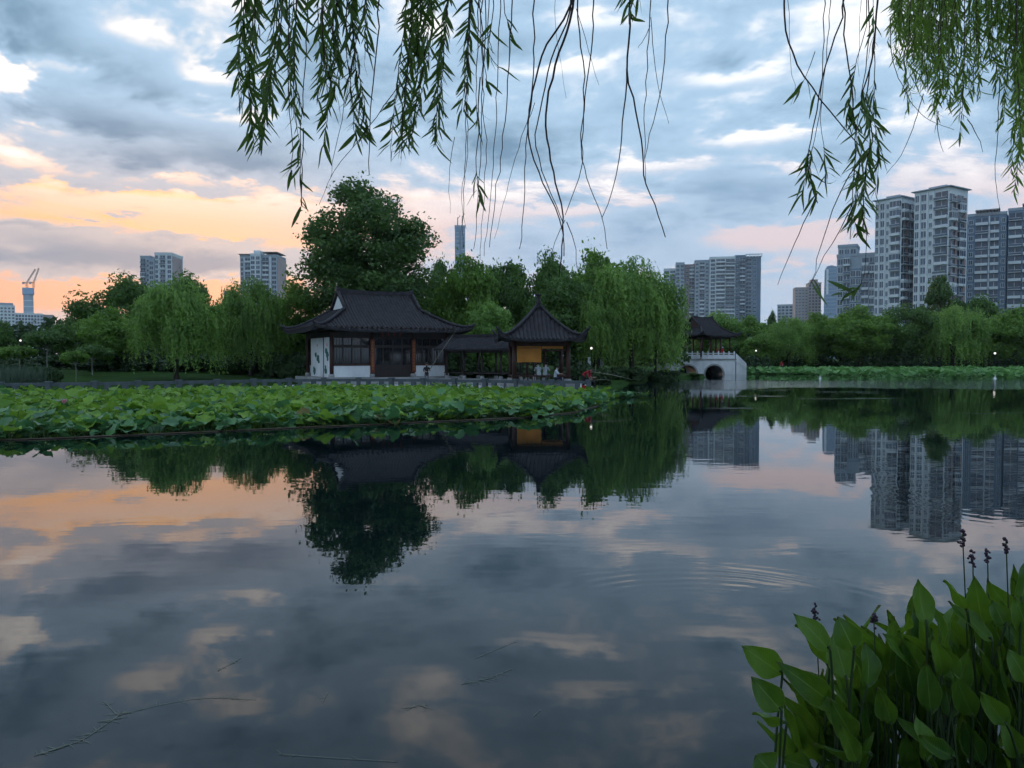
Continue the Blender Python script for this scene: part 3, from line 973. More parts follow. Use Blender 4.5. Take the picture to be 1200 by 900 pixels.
def mural(parent, x, y0, y1, z0):
    rng = random.Random(int(y0 * 100))
    def blob(y, z, r, mat, nm, sq=0.7):
        v = [(x, y + r * rng.uniform(.75, 1.15) * math.cos(t), z + sq * r * rng.uniform(.75, 1.15) * math.sin(t)) for t in np.linspace(0, 2 * math.pi, 13)[:-1]]
        v2 = [(x - 0.008, *p[1:]) for p in v]
        n = len(v)
        MB().add(v + v2, [tuple(range(n, 2 * n))] + [(i, (i + 1) % n, n + (i + 1) % n, n + i) for i in range(n)]).obj(nm, mat, parent)
    w_ = y1 - y0
    ym = (y0 + y1) / 2
    for (dy, z, r) in ((-0.1, 1.75, .42), (0.08, 2.1, .34), (0.2, 0.5, .40), (-0.16, 1.45, .26), (0.25, 0.8, .22)):
        blob(ym + dy * w_, z0 + z * (1.0 if w_ < 2.05 else 0.85), r, M_TEAL, 'painted_leaf')
    blob(ym - 0.05 * w_, z0 + 2.55, 0.14, M_PINK, 'painted_flower', 1.1)
hall()

# ------------------------------------------------------------------ square pavilion
def square_pavilion():
    c = at(631, 420, 54.0)
    root = empty('square_pavilion', (c.x, c.y, 0), math.radians(4))
    tag(root, 'open square pavilion with pointed dark tile roof and ochre curtain', 'pavilion')
    h = 1.82
    F0 = 0.86
    zt = 3.72
    MB().box(-h - 0.55, h + 0.55, -h - 0.55, h + 0.55, 0.2, F0 - 0.02).obj('plinth', M_BASESTONE, root)
    for x in (-h, h):
        for y in (-h, h):
            column(root, x, y, F0, zt, 0.16)
    for x in (-0.62, 0.62):
        column(root, x, h, F0, zt, 0.10)
    for y in (-h, h):
        MB().box(-h + 0.1, h - 0.1, y - 0.09, y + 0.09, zt - 0.40, zt).obj('beam', M_WOOD, root)
        MB().box(-h + 0.1, h - 0.1, y - 0.05, y + 0.05, zt - 0.72, zt - 0.62).obj('lattice_rail', M_WOOD, root)
        for k in range(9):
            x = -h + 0.35 + k * (2 * h - 0.7) / 8
            MB().box(x - 0.02, x + 0.02, y - 0.03, y + 0.03, zt - 0.62, zt - 0.40).obj('lattice_bar', M_WOOD, root)
    for x in (-h, h):
        MB().box(x - 0.09, x + 0.09, -h + 0.1, h - 0.1, zt - 0.39, zt - 0.005).obj('beam', M_WOOD, root)
    # bench rail round three sides
    for (x0, x1, y0, y1) in ((-h, h, -h - .17, -h + .17), (-h - .17, -h + .17, -h + .2, h), (h - .17, h + .17, -h + .2, h)):
        MB().box(x0, x1, y0, y1, F0 + 0.42, F0 + 0.50).obj('bench_seat', M_WOOD, root)
    for k in range(11):
        x = -h + 0.3 + k * (2 * h - 0.6) / 10
        MB().box(x - 0.03, x + 0.03, -h - 0.03, -h + 0.03, F0, F0 + 0.42).obj('baluster', M_WOOD, root)
    # ochre roller cloths between the front columns
    def cloth(x0, x1, z0, z1, y, nm):
        v, f = [], []
        nx, nz = 14, 6
        for j in range(nz + 1):
            for i in range(nx + 1):
                u, w_ = i / nx, j / nz
                v.append((x0 + (x1 - x0) * u, y + 0.025 * math.sin(u * 9) * (1 - w_) , z0 + (z1 - z0) * w_ + 0.03 * math.sin(u * 3.1) * (1 - w_)))
        n_ = len(v)
        v += [(x, y_ + 0.012, z) for x, y_, z in v]
        for j in range(nz):
            for i in range(nx):
                a = j * (nx + 1) + i
                f += [(a, a + 1, a + nx + 2, a + nx + 1), (n_ + a, n_ + a + nx + 1, n_ + a + nx + 2, n_ + a + 1)]
        return MB().add(v, f).obj(nm, M_CURTAIN, root, True)
    cloth(-h + 0.18, 0.0, F0 + 1.36, F0 + 2.32, -h - 0.06, 'curtain')
    cloth(0.04, h - 0.35, F0 + 2.28, F0 + 2.48, -h - 0.06, 'rolled_curtain')
    cloth(-h + 0.18, 0.0, F0 + 2.34, F0 + 2.46, -h - 0.06, 'rolled_curtain')
    roof = make_roof(root, h + 1.15, h + 1.15, 0.0, zt + 0.06, 2.45, 1.55, 0.55, rib=0.27, ridge_r=0.10, pyramid=True, detail=28)
    MB().lathe([(0.30, 0), (0.22, 0.12), (0.16, 0.30), (0.20, 0.42), (0.13, 0.55), (0.17, 0.72), (0.10, 0.86), (0.22, 0.92), (0.20, 1.0), (0.05, 1.02)], 12, (0, 0, zt + 2.25)).obj('finial', M_TILE, roof, True)
    return root
square_pavilion()

# ------------------------------------------------------------------ covered corridor
def corridor():
    a = at(519, 420, 62.5); b = at(612, 420, 57.5)
    d = Vector((b.x - a.x, b.y - a.y, 0))
    L = d.length
    root = empty('covered_corridor', (a.x, a.y, 0), math.atan2(d.y, d.x))
    tag(root, 'open corridor with low dark roof joining hall and square pavilion', 'corridor')
    F0 = 0.88
    zt = 3.25
    MB().box(0, L, -0.2, 2.2, 0.2, F0).obj('plinth', M_BASESTONE, root)
    n = 5
    for k in range(n):
        x = 0.3 + (L - 0.6) * k / (n - 1)
        for y in (0.15, 1.85):
            column(root, x, y, F0, zt, 0.10, M_WOOD2)
    for y in (0.15, 1.85):
        MB().box(0.1, L - 0.1, y - 0.06, y + 0.06, zt - 0.30, zt - 0.02).obj('beam', M_WOOD2, root)
        MB().box(0.1, L - 0.1, y - 0.14, y + 0.14, F0 + 0.44, F0 + 0.51).obj('bench_seat', M_WOOD2, root)
    mb = MB()
    prof = [(-0.75, 0.0), (-0.3, 0.22), (0.3, 0.56), (1.0, 1.0), (1.7, 0.56), (2.3, 0.22), (2.75, 0.0)]
    v = [(x, y, zt + z) for x in (-0.3, L + 0.3) for y, z in prof] + [(x, y, zt + z - 0.12) for x in (-0.3, L + 0.3) for y, z in prof]
    m_ = len(prof)
    f = [(i, i + 1, m_ + i + 1, m_ + i) for i in range(m_ - 1)] + [(2 * m_ + i, 3 * m_ + i, 3 * m_ + i + 1, 2 * m_ + i + 1) for i in range(m_ - 1)]
    f += [(0, m_, 3 * m_, 2 * m_), (m_ - 1, 3 * m_ - 1, 4 * m_ - 1, 2 * m_ - 1)]
    for e in (0, m_):
        f += [(e + i, e + i + 1, 2 * m_ + e + i + 1, 2 * m_ + e + i) for i in range(m_ - 1)]
    mb.add(v, f)
    roof = mb.obj('roof', M_TILE, root)
    rb = MB()
    for x in np.arange(-0.2, L + 0.3, 0.26):
        vv = []
        for y, z in prof:
            vv += [(x - 0.06, y, zt + z - 0.01), (x, y, zt + z + 0.08), (x + 0.06, y, zt + z - 0.01)]
        rb.add(vv, [q for i in range(m_ - 1) for q in ((i * 3, i * 3 + 1, i * 3 + 4, i * 3 + 3), (i * 3 + 1, i * 3 + 2, i * 3 + 5, i * 3 + 4))])
    o = rb.obj('roof_tiles', M_TILE, roof); o['kind'] = 'stuff'
    MB().box(-0.3, L + 0.3, 0.88, 1.12, zt + 0.98, zt + 1.16).obj('main_ridge', M_TILE, roof)
corridor()

# ------------------------------------------------------------------ bridge and its pavilion
def bridge():
    Yb = 121.0
    s = Yb / FPX
    x0 = at(780, 420, Yb).x; x1 = at(862, 420, Yb).x
    root = empty('arched_bridge', (x0, Yb, 0), 0)
    tag(root, 'white stone bridge with round arches carrying a roofed pavilion', 'bridge')
    W = x1 - x0
    Dk = 7.0
    zd = 2.25
    arches = [((806 - 780) * s, 1.42), ((837 - 780) * s, 1.42)]
    # spandrel wall cut by the arches, one on each face
    def face(y, y2, nm):
        mb = MB()
        xs = [0.0]
        for c, r in arches:
            xs += list(c - r * np.cos(np.linspace(0, math.pi, 17)))
        xs.append(W)
        def under(x):
            for c, r in arches:
                if abs(x - c) < r - 1e-6:
                    return math.sqrt(r * r - (x - c) ** 2)
            return -0.9
        bot = []
        for i, x in enumerate(xs):
            bot.append(under(x))
        for (xa, ba), (xb, bb) in zip(zip(xs[:-1], bot[:-1]), zip(xs[1:], bot[1:])):
            if xb - xa < 1e-5:
                continue
            inside = any(c - r - 1e-6 <= xa and xb <= c + r + 1e-6 for c, r in arches)
            if inside:
                ba, bb = max(ba, 0 if ba < 0 else ba), max(bb, 0 if bb < 0 else bb)
            mb.add([(xa, y, ba), (xb, y, bb), (xb, y, zd), (xa, y, zd), (xa, y2, ba), (xb, y2, bb), (xb, y2, zd), (xa, y2, zd)],
                   [(0, 1, 2, 3), (5, 4, 7, 6), (1, 0, 4, 5)])
        mb.obj(nm, M_BRIDGE, root)
    face(0, Dk, 'arch_wall')
    MB().box(-0.05, W + 0.12, -0.12, Dk + 0.12, zd + 0.002, zd + 0.20).obj('cornice', M_BASESTONE, root)
    for c, r in arches:                                    # voussoir rings proud of the wall
        ring = MB()
        an = np.linspace(0, math.pi, 19)
        for a, b in zip(an[:-1], an[1:]):
            p = lambda q, rr, yy: (c - rr * math.cos(q), yy, rr * math.sin(q))
            ring.add([p(a, r - .01, -0.05), p(b, r - .01, -0.05), p(b, r + .24, -0.05), p(a, r + .24, -0.05), p(a, r - .01, 0.02), p(b, r - .01, 0.02), p(b, r + .24, 0.02), p(a, r + .24, 0.02)],
                     [(0, 1, 2, 3), (0, 4, 5, 1), (3, 2, 6, 7)])
        ring.obj('arch_ring', M_BASESTONE, root)
    # balustrade
    zr = zd + 0.20
    n = 13
    for k in range(n + 1):
        x = 0.1 + (W - 0.3) * k / n
        MB().box(x - 0.10, x + 0.10, -0.02, 0.18, zr, zr + 1.02).box(x - 0.07, x + 0.07, 0.01, 0.15, zr + 1.02, zr + 1.2).obj('post', M_BRIDGE, root)
        if k < n:
            xe = x + (W - 0.3) / n
            MB().box(x + 0.10, xe - 0.10, 0.04, 0.12, zr, zr + 0.62).obj('panel', M_BRIDGE, root)
            MB().box(x + 0.10, xe - 0.10, 0.02, 0.14, zr + 0.78, zr + 0.90).obj('hand_rail', M_BRIDGE, root)
    # steps going down to the right bank
    for k in range(8):
        MB().box(W + 0.12 + k * 0.20, W + 0.12 + (k + 1) * 0.20, 0.0, Dk, -0.6, zd + 0.14 - k * 0.20).obj('step', M_BRIDGE, root)
    sl = MB()
    za, zb, xa, xb = zr + 0.85, zr - 0.75, W + 0.05, W + 1.7
    sl.add([(xa, -0.06, zr - 0.45), (xb, -0.06, zb - 0.9), (xb, -0.06, zb), (xa, -0.06, za), (xa, 0.12, zr - 0.45), (xb, 0.12, zb - 0.9), (xb, 0.12, zb), (xa, 0.12, za)],
           [(0, 1, 2, 3), (5, 4, 7, 6), (3, 2, 6, 7), (1, 0, 4, 5), (0, 3, 7, 4), (2, 1, 5, 6)])
    sl.obj('stair_parapet', M_BRIDGE, root)
    # pavilion on the deck
    pav = empty('bridge_pavilion', ((at(829, 420, Yb).x, Yb + 3.6, zd + 0.22)), math.radians(38))
    tag(pav, 'dark roofed pavilion standing on the white bridge', 'pavilion')
    hx, hy = 3.6, 2.7
    zt = 3.55
    for x in (-hx, -hx / 3, hx / 3, hx):
        for y in (-hy, hy):
            column(pav, x, y, 0, zt, 0.14, M_WOOD)
    for y in (0,):
        column(pav, -hx, y, 0, zt, 0.14, M_WOOD); column(pav, hx, y, 0, zt, 0.14, M_WOOD)
    for y in (-hy, hy):
        MB().box(-hx, hx, y - .09, y + .09, zt - 0.42, zt - .01).obj('beam', M_WOOD2, pav)
    for x in (-hx, hx):
        MB().box(x - .09, x + .09, -hy + .1, hy - .1, zt - 0.41, zt - .02).obj('beam', M_WOOD2, pav)
    make_roof(pav, hx + 1.2, hy + 1.3, 2.5, zt + 0.05, 2.9, 1.4, 0.45, rib=0.34, ridge_r=0.13, gable_mat=M_WOOD)
bridge()

# ------------------------------------------------------------------ lotus beds
M_LOTUS = leafmat('lotus_leaf', (0.045, 0.145, 0.018), (0.215, 0.37, 0.045), 0.30, 0.50, cs=0.6, spec=0.3)
M_LOTUS2 = leafmat('lotus_leaf_blue', (0.030, 0.110, 0.045), (0.10, 0.25, 0.085), 0.22, 0.42, cs=0.3, spec=0.4)
M_LOTUS3 = leafmat('far_lotus_leaf', (0.060, 0.19, 0.050), (0.17, 0.36, 0.10), 0.28, 0.5, cs=0.3)
M_DRY = leafmat('withered_lotus', (0.10, 0.085, 0.025), (0.20, 0.17, 0.05), 0.2, 0.7)
M_STEM = surf('lotus_stem', (0.10, 0.17, 0.05), (0.07, 0.11, 0.035), 0.7, 4)
M_BAMBOO = surf('bamboo', (0.13, 0.10, 0.07), (0.07, 0.055, 0.04), 0.7, 3)
def lotus_leaf_arrays(seed, n=16):
    """wavy funnel of unit radius, rim not flat"""
    rng = np.random.default_rng(seed)
    ph = rng.random(4) * 6.28
    v = [(0, 0, -0.16)]
    fold = rng.uniform(0.0, 0.35)
    for ring, rr in ((0, 0.5), (1, 1.0)):
        for k in range(n):
            a = 2 * math.pi * k / n
            wob = 1 + 0.06 * math.sin(3 * a + ph[0]) + 0.04 * math.sin(5 * a + ph[1])
            z = (-0.02 if ring == 0 else 0.04 + 0.16 * math.sin(2 * a + ph[2]) + 0.13 * math.sin(5 * a + ph[3])) + fold * (rr * math.cos(a)) ** 2 * (0.9 if ring else 0.8)
            v.append((rr * wob * math.cos(a), rr * wob * math.sin(a), z))
    f = [(0, 1 + k, 1 + (k + 1) % n, 1 + (k + 1) % n) for k in range(n)]
    f3 = [(0, 1 + k, 1 + (k + 1) % n) for k in range(n)]
    f4 = [(1 + k, 1 + n + k, 1 + n + (k + 1) % n, 1 + (k + 1) % n) for k in range(n)]
    tri = f3 + [(a, b, c) for a, b, c, d in f4] + [(a, c, d) for a, b, c, d in f4]
    return np.array(v), np.array(tri)
LOTUS = [lotus_leaf_arrays(s) for s in range(9)]
def rot_tilt(n, tilt, rng):
    az = rng.random(n) * 2 * math.pi
    ax = np.stack([np.cos(az), np.sin(az), np.zeros(n)], -1)
    sp = rng.random(n) * 2 * math.pi
    out = []
    for i in range(n):
        out.append(np.array(Matrix.Rotation(tilt[i], 3, Vector(ax[i])) @ Matrix.Rotation(sp[i], 3, 'Z')))
    return out
BED_FRONT = [(-80, 523), (0, 516), (90, 513), (180, 509), (270, 505), (360, 501), (450, 497), (540, 493), (620, 489), (670, 484), (700, 476), (718, 466)]
BED_FRONT = [gnd(*p) for p in BED_FRONT]
def lotus_bed():
    rng = np.random.default_rng(5)
    pts = []
    fx = [p.x for p in BED_FRONT]; fy = [p.y for p in BED_FRONT]
    bx = [p[0] for p in FENCE] + [9.0]; by = [p[1] - 0.5 for p in FENCE] + [52.0]
    for i in range(200000):
        x = rng.uniform(-33, 8.6); y = rng.uniform(21, 55)
        if not (np.interp(x, fx, fy) + 0.05 - 0.5 * max(0.0, math.sin(x * 1.7) * math.sin(x * 0.61 + 1)) - (0.5 if i % 23 == 0 else 0) < y < np.interp(x, bx, by)):
            continue
        if x > 6.3 and y > 50:
            continue
        if abs(x) > 0.72 * y + 1:
            continue
        pts.append((x, y))
        if len(pts) > 8800:
            break
    pts = np.array(pts)
    d_front = pts[:, 1] - np.interp(pts[:, 0], fx, fy)
    pts = pts[np.argsort(pts[:, 1] - 0.25 * np.abs(pts[:, 0]) * 0)]
    d_front = pts[:, 1] - np.interp(pts[:, 0], fx, fy)
    n = len(pts)
    rad = rng.uniform(0.14, 0.32, n)
    # low and flat at the open water, taller and closed towards the terrace
    hgt = 0.05 + rng.random(n) * 0.30 + np.clip(d_front / 5.0, 0, 1) * (0.06 + 0.34 * rng.random(n))
    hgt += 0.06 * np.sin(pts[:, 0] * 0.9) * np.clip(d_front / 6, 0, 1)
    hgt *= np.where(pts[:, 1] > 42, 0.84, 1.0)
    tall = rng.random(n) < 0.07
    hgt = hgt + tall * 0.20
    tilt = np.abs(rng.normal(0, 0.42, n)) + 0.08
    tilt[d_front < 0.8] *= 0.8
    R = rot_tilt(n, tilt, rng)
    blue = (rng.random(n) < np.clip(0.75 - d_front * 0.11, 0.12, 0.75))
    root = tag(empty('lotus_bed', (pts[:, 0].mean(), pts[:, 1].mean(), 0)), 'dense bed of round lotus leaves in front of the terrace railing', 'plant')
    off = Vector(root.location)
    meshes = {}
    for k in range(len(LOTUS)):
        for bl in (False, True):
            v, f = LOTUS[k]
            meshes[(k, bl)] = np_mesh('leaf', v, f, M_LOTUS2 if bl else M_LOTUS, True)
    withered = rng.random(n) < 0.035
    dry = [np_mesh('leaf', v, f, M_DRY, True) for v, f in LOTUS]
    order = np.argsort(-rad / pts[:, 1] * (1 + 0.6 * (d_front < 3)))
    single = set(order[:290].tolist())
    V, Fc, bl_flag = {False: [], True: []}, {False: [], True: []}, None
    cnt = {False: 0, True: 0}
    SV, SF, sc = [], [], 0
    for i in range(n):
        c = np.array([pts[i, 0], pts[i, 1], hgt[i]])
        k = i % len(LOTUS)
        if i in single:
            m4 = Matrix(R[i].tolist()).to_4x4()
            o = link('leaf', dry[k] if withered[i] else meshes[(k, bool(blue[i]))], root)
            o.matrix_local = Matrix.Translation(Vector(c) - off) @ m4 @ Matrix.Scale(float(rad[i]), 4)
        else:
            v, f = LOTUS[k]
            b = bool(blue[i])
            V[b].append((v * rad[i]) @ R[i].T + c - np.array(off)); Fc[b].append(f + cnt[b]); cnt[b] += len(v)
        if d_front[i] < 6 or i % 3 == 0:                     # stem
            w_ = 0.012
            e = c + R[i] @ np.array([0, 0, -0.16]) * rad[i]
            q = rng.normal(size=2) * 0.06
            b0 = np.array([c[0] + q[0], c[1] + q[1], -0.1])
            vv = []
            for p in (b0, e):
                for a in (0, 2.09, 4.19):
                    vv.append(p + np.array([w_ * math.cos(a), w_ * math.sin(a), 0]))
            SV.append(np.array(vv) - np.array(off))
            SF.append(np.array([(0, 1, 4, 3), (1, 2, 5, 4), (2, 0, 3, 5)]) + sc); sc += 6
    for b in (False, True):
        o = link('lotus_leaves', np_mesh('lotus_leaves', np.concatenate(V[b]), np.concatenate(Fc[b]), M_LOTUS2 if b else M_LOTUS, True), root)
        o['kind'] = 'stuff'
    o = link('lotus_stems', np_mesh('lotus_stems', np.concatenate(SV), np.concatenate(SF), M_STEM), root)
    o['kind'] = 'stuff'
    # pink blooms and rolled young leaves
    for px, py, Y, h, nm in ((75, 473, 30, 0.95, 'flower'), (293, 475, 31, 0.92, 'flower')):
        p = at(px, py, Y)
        fl = MB()
        for k in range(9):
            a = k * 2.4
            r1 = 0.05 + 0.012 * k
            t_ = 0.55 - 0.03 * k
            cx, sx = math.cos(a), math.sin(a)
            fl.add([(0, 0, 0), (cx * r1 - sx * .06, sx * r1 + cx * .06, .09), (cx * r1 * 1.1, sx * r1 * 1.1, .20), (cx * r1 + sx * .06, sx * r1 - cx * .06, .09)], [(0, 1, 2, 3)])
        fl.tube([(0, 0, -p.z - 0.1), (0.02, 0, 0)], 0.011, 5, 1)
        o = fl.obj(nm, [M_PINK, M_STEM], root, True)
        o.location = p - off
        o.scale = (0.7, 0.7, 0.9)
        if nm == 'flower':
            o['label'] = 'pink lotus bloom above the leaves'
    for k in range(26):
        i = int(rng.integers(0, n))
        if d_front[i] > 14:
            continue
        c = Vector((pts[i, 0] + 0.2, pts[i, 1] - 0.1, hgt[i] + 0.10))
        L_ = 0.20 + 0.14 * rng.random()
        a = rng.random() * 6.28
        dv = Vector((math.cos(a), math.sin(a) * 0.4, 0.55)).normalized()
        o = MB().tube([c - dv * L_, c, c + dv * L_], [0.015, 0.055, 0.008], 6).tube([(c.x, c.y, -0.1), tuple(c)], 0.01, 4).obj('rolled_leaf', M_LOTUS, root, True)
        o.location = -off
    return root
lotus_bed()
# floating bamboo boom that keeps the bed together
def boom():
    prev = None
    k = 0
    root = tag(empty('floating_boom', (BED_FRONT[1].x, BED_FRONT[1].y, 0)), 'thin brown bamboo poles floating along the lotus bed edge', 'boom')
    off = Vector(root.location)
    P = BED_FRONT[:-1]
    for a, b in zip(P[:-1], P[1:]):
        a2 = Vector((a.x, a.y - 0.05, 0.02)); b2 = Vector((b.x, b.y - 0.05, 0.02))
        d = (b2 - a2)
        m_ = a2.lerp(b2, 0.5) + Vector((0, 0.06 * (-1) ** k, 0))
        o = MB().tube([a2 - d * 0.02, m_, b2 + d * 0.02], [0.022, 0.024, 0.02], 6).obj('pole', M_BAMBOO, root, True)
        o.location = -off
        k += 1
boom()
def far_lotus():
    rng = np.random.default_rng(8)
    V, Fc, cnt = [], [], 0
    n = 3600
    x = rng.uniform(38, 105, n); y = rng.uniform(96, 129, n)
    keep = y > 97 + 4 * np.sin(x * 0.17) + np.clip(46 - x, 0, 20) * 2.4
    x, y = x[keep], y[keep]
    n = len(x)
    R = rot_tilt(n, np.abs(rng.normal(0, 0.5, n)), rng)
    small = [lotus_leaf_arrays(40 + s, 8) for s in range(5)]
    for i in range(n):
        v, f = small[i % 5]
        r = rng.uniform(0.32, 0.55)
        V.append((v * r) @ R[i].T + np.array([x[i], y[i], rng.uniform(0.25, 1.05)])); Fc.append(f + cnt); cnt += len(v)
    o = link('far_lotus_leaves', np_mesh('far_lotus_leaves', np.concatenate(V), np.concatenate(Fc), M_LOTUS3, True))
    tag(o, 'strip of lotus leaves along the far right bank', 'plant', kind='stuff')
far_lotus()

# ------------------------------------------------------------------ undergrowth, shrubs and distant wood
def shrub_mesh(seed, mat, size=0.2, per=170, n=20, up=0.0):
    rng = np.random.default_rng(seed)
    C, Nn = [], []
    for k in range(n):
        p = unit(rng.normal(size=3)) * (0.35 + 0.55 * rng.random())
        c = np.array([p[0], p[1], abs(p[2]) * 0.85 + 0.1])
        d = unit(rng.normal(size=(per, 3)))
        C.append(c + d * 0.28 * (0.5 + 0.6 * rng.random((per, 1)))); Nn.append(d)
    C = np.concatenate(C); Nn = np.concatenate(Nn)
    C[:, 2] = np.abs(C[:, 2])
    v, f = leaf_cloud(rng, C, Nn, size, 0.6, -up)
    return np_mesh('foliage', v, f, mat)
M_SHRUB = leafmat('shrub_leaf', (0.016, 0.042, 0.014), (0.045, 0.090, 0.026), 0.25, 0.6)
M_SHRUB2 = leafmat('shrub_leaf_bright', (0.035, 0.085, 0.020), (0.090, 0.160, 0.035), 0.3, 0.6)
M_REED = leafmat('reed_leaf', (0.040, 0.075, 0.050), (0.085, 0.130, 0.085), 0.3, 0.6)
SH = [shrub_mesh(61, M_SHRUB), shrub_mesh(62, M_SHRUB), shrub_mesh(63, M_SHRUB2)]
def shrub(px, py, Y, w, h, k, label, name='shrub', group=None):
    p = at(px, py, Y)
    gz = ground_at(p.x, Y)
    o = link(name, SH[k], None, (p.x, Y, gz - 0.05), (0, 0, random.uniform(0, 6)), (w, w * 0.8, h))
    return tag(o, label, 'shrub', group)
G = 'shrubs under the trees'
for i, (px, Y, w, h, k, lab) in enumerate([
        (50, 60, 1.7, 1.5, 0, 'dark rounded shrub right of the reeds'),
        (130, 80, 4.0, 2.0, 0, 'dark shrub under the mid green tree on the left lawn'),
        (178, 82, 4.2, 2.0, 1, 'dark shrub behind the bright willow, left side'),
        (238, 80, 4.2, 2.2, 0, 'dark shrub behind the bright willow, right side'),
        (290, 78, 3.4, 2.2, 1, 'wide dark shrub under the dim willow'),
        (332, 74, 2.8, 2.6, 0, 'dark shrub left of the hall end wall'),
        (350, 70, 1.8, 2.0, 1, 'narrow dark shrub touching the hall plinth'),
        (70, 92, 4.2, 2.0, 1, 'low shrub under the umbrella-shaped tree'),
        (20, 86, 3.6, 1.7, 0, 'dark shrub at the far left below the tree edge'),
        (700, 62, 1.6, 1.6, 0, 'dark shrub right of the square pavilion'),
        (735, 80, 2.8, 1.5, 0, 'dark waterside shrub under the big light willow'),
        (765, 88, 2.6, 1.4, 1, 'dark waterside shrub below the leaning willow'),
        (782, 95, 2.0, 0.9, 0, 'low dark shrub left of the bridge arch'),
        (812, 99, 1.7, 0.40, 2, 'low green mound in front of the bridge arch'),
        (672, 78, 3.0, 2.4, 1, 'shrub in the shade behind the square pavilion'),
        (590, 76, 3.0, 2.2, 0, 'shrub behind the covered corridor'),
        (540, 78, 3.0, 2.4, 1, 'shrub right of the hall back wall'),
        (885, 130, 3.0, 3.0, 0, 'rounded shrub right of the bridge stairs'),
        (868, 134, 2.6, 2.4, 1, 'shrub touching the bridge stair parapet'),
        (838, 129.8, 3.4, 3.2, 0, 'added shrub blocking low sun behind the right bridge arch'),  # added light blocker: keeps low sun out of the arch from behind
        (812, 129.8, 3.4, 3.2, 1, 'added shrub blocking low sun behind the left bridge arch')]):  # also added, closes the left arch's back opening against sunlight
    shrub(px, 430, Y, w, h, k, lab, group=G)
def leaf_belt(name, label, xs, Y0, Y1, zlo, zhi, n, size, mat, seed):
    rng = np.random.default_rng(seed)
    x = rng.uniform(xs[0], xs[1], n)
    top = zhi * (0.72 + 0.28 * np.sin(x * 0.21 + seed) * np.sin(x * 0.083 + 2 * seed) + 0.10 * np.sin(x * 0.9))
    C = np.stack([x, rng.uniform(Y0, Y1, n), zlo + (top - zlo) * rng.random(n) ** 0.8], -1)
    v, f = leaf_cloud(rng, C, unit(rng.normal(size=(n, 3))), size, 0.7)
    o = link(name, np_mesh(name, v, f, mat))
    return tag(o, label, 'wood', kind='stuff')
leaf_belt('distant_wood', 'dark mass of woodland behind the left bank trees', (-115, 26), 112, 122, 1.5, 9.5, 26000, 0.8, M_SHRUB, 3)
leaf_belt('distant_wood', 'dark mass of woodland behind the far bank trees', (24, 150), 176, 188, 0.8, 10.5, 26000, 0.9, M_SHRUB, 4)
leaf_belt('hedge_foliage', 'clipped dark hedge along the far bank path', (40, 120), 146, 149, 0.8, 3.0, 9000, 0.45, M_SHRUB, 6)
def reeds():
    rng = np.random.default_rng(9)
    n = 2600
    a = at(0, 430, 56); 
    x = rng.uniform(a.x - 5, a.x + 2.6, n); y = rng.uniform(53, 58, n)
    z0 = np.full(n, 0.5)
    h = rng.uniform(0.7, 1.7, n)
    lean = rng.normal(size=(n, 2)) * 0.22
    base = np.stack([x, y, z0], -1); tip = base + np.stack([lean[:, 0], lean[:, 1], h], -1)
    c = (base + tip) / 2; hv = (tip - base) / 2
    s = unit(np.cross(hv, unit(rng.normal(size=(n, 3))))) * 0.03
    v, f = quads(c, hv, s)
    tag(link('reeds', np_mesh('reeds', v, f, M_REED)), 'tall blue-green reeds behind the railing at the far left', 'reeds', kind='stuff')
reeds()

# ------------------------------------------------------------------ city towers
M_CONC = surf('tower_render_pale', (0.70, 0.77, 0.81), (0.60, 0.67, 0.71), 0.8, 0.08)
M_CONC2 = surf('tower_render_grey', (0.38, 0.45, 0.52), (0.31, 0.37, 0.44), 0.8, 0.08)
M_CONC3 = surf('tower_render_blue', (0.19, 0.26, 0.35), (0.15, 0.21, 0.29), 0.8, 0.08)
M_BROWN = surf('tower_brown_tile', (0.32, 0.25, 0.25), (0.26, 0.20, 0.20), 0.8, 0.1)
M_PINKW = surf('tower_pink_tile', (0.46, 0.38, 0.38), (0.38, 0.31, 0.32), 0.8, 0.1)
M_SLAB = surf('tower_slab_white', (0.74, 0.80, 0.84), (0.62, 0.68, 0.73), 0.8, 0.2)
M_TGLASS = glass('tower_glass', (0.055, 0.09, 0.135), 0.10)
M_TGLASS2 = glass('tower_glass_dark', (0.035, 0.06, 0.10), 0.10)
M_BGLASS = glass('curtain_wall_blue', (0.20, 0.31, 0.44), 0.12)
M_TAN = surf('tower_tan', (0.40, 0.36, 0.36), (0.33, 0.30, 0.30), 0.8, 0.1)
MESHC = {}
def cached(key, fn):
    if key not in MESHC:
        MESHC[key] = fn()
    return MESHC[key]
def el_window(w, h, frame, gl):
    t_ = min(0.12, w * 0.1)
    mb = MB().box(0, w, -0.02, 0.1, 0, h, 1)
    mb.box(-t_, 0, -0.14, 0.1, -t_, h + t_).box(w, w + t_, -0.14, 0.1, -t_, h + t_).box(0, w, -0.14, 0.1, h, h + t_).box(-t_ * 1.4, w + t_ * 1.4, -0.22, 0.1, -t_ * 1.6, 0)
    mb.box(w * 0.5 - t_ * 0.4, w * 0.5 + t_ * 0.4, -0.09, 0.1, 0, h)
    return mb.mesh('window', [frame, gl])
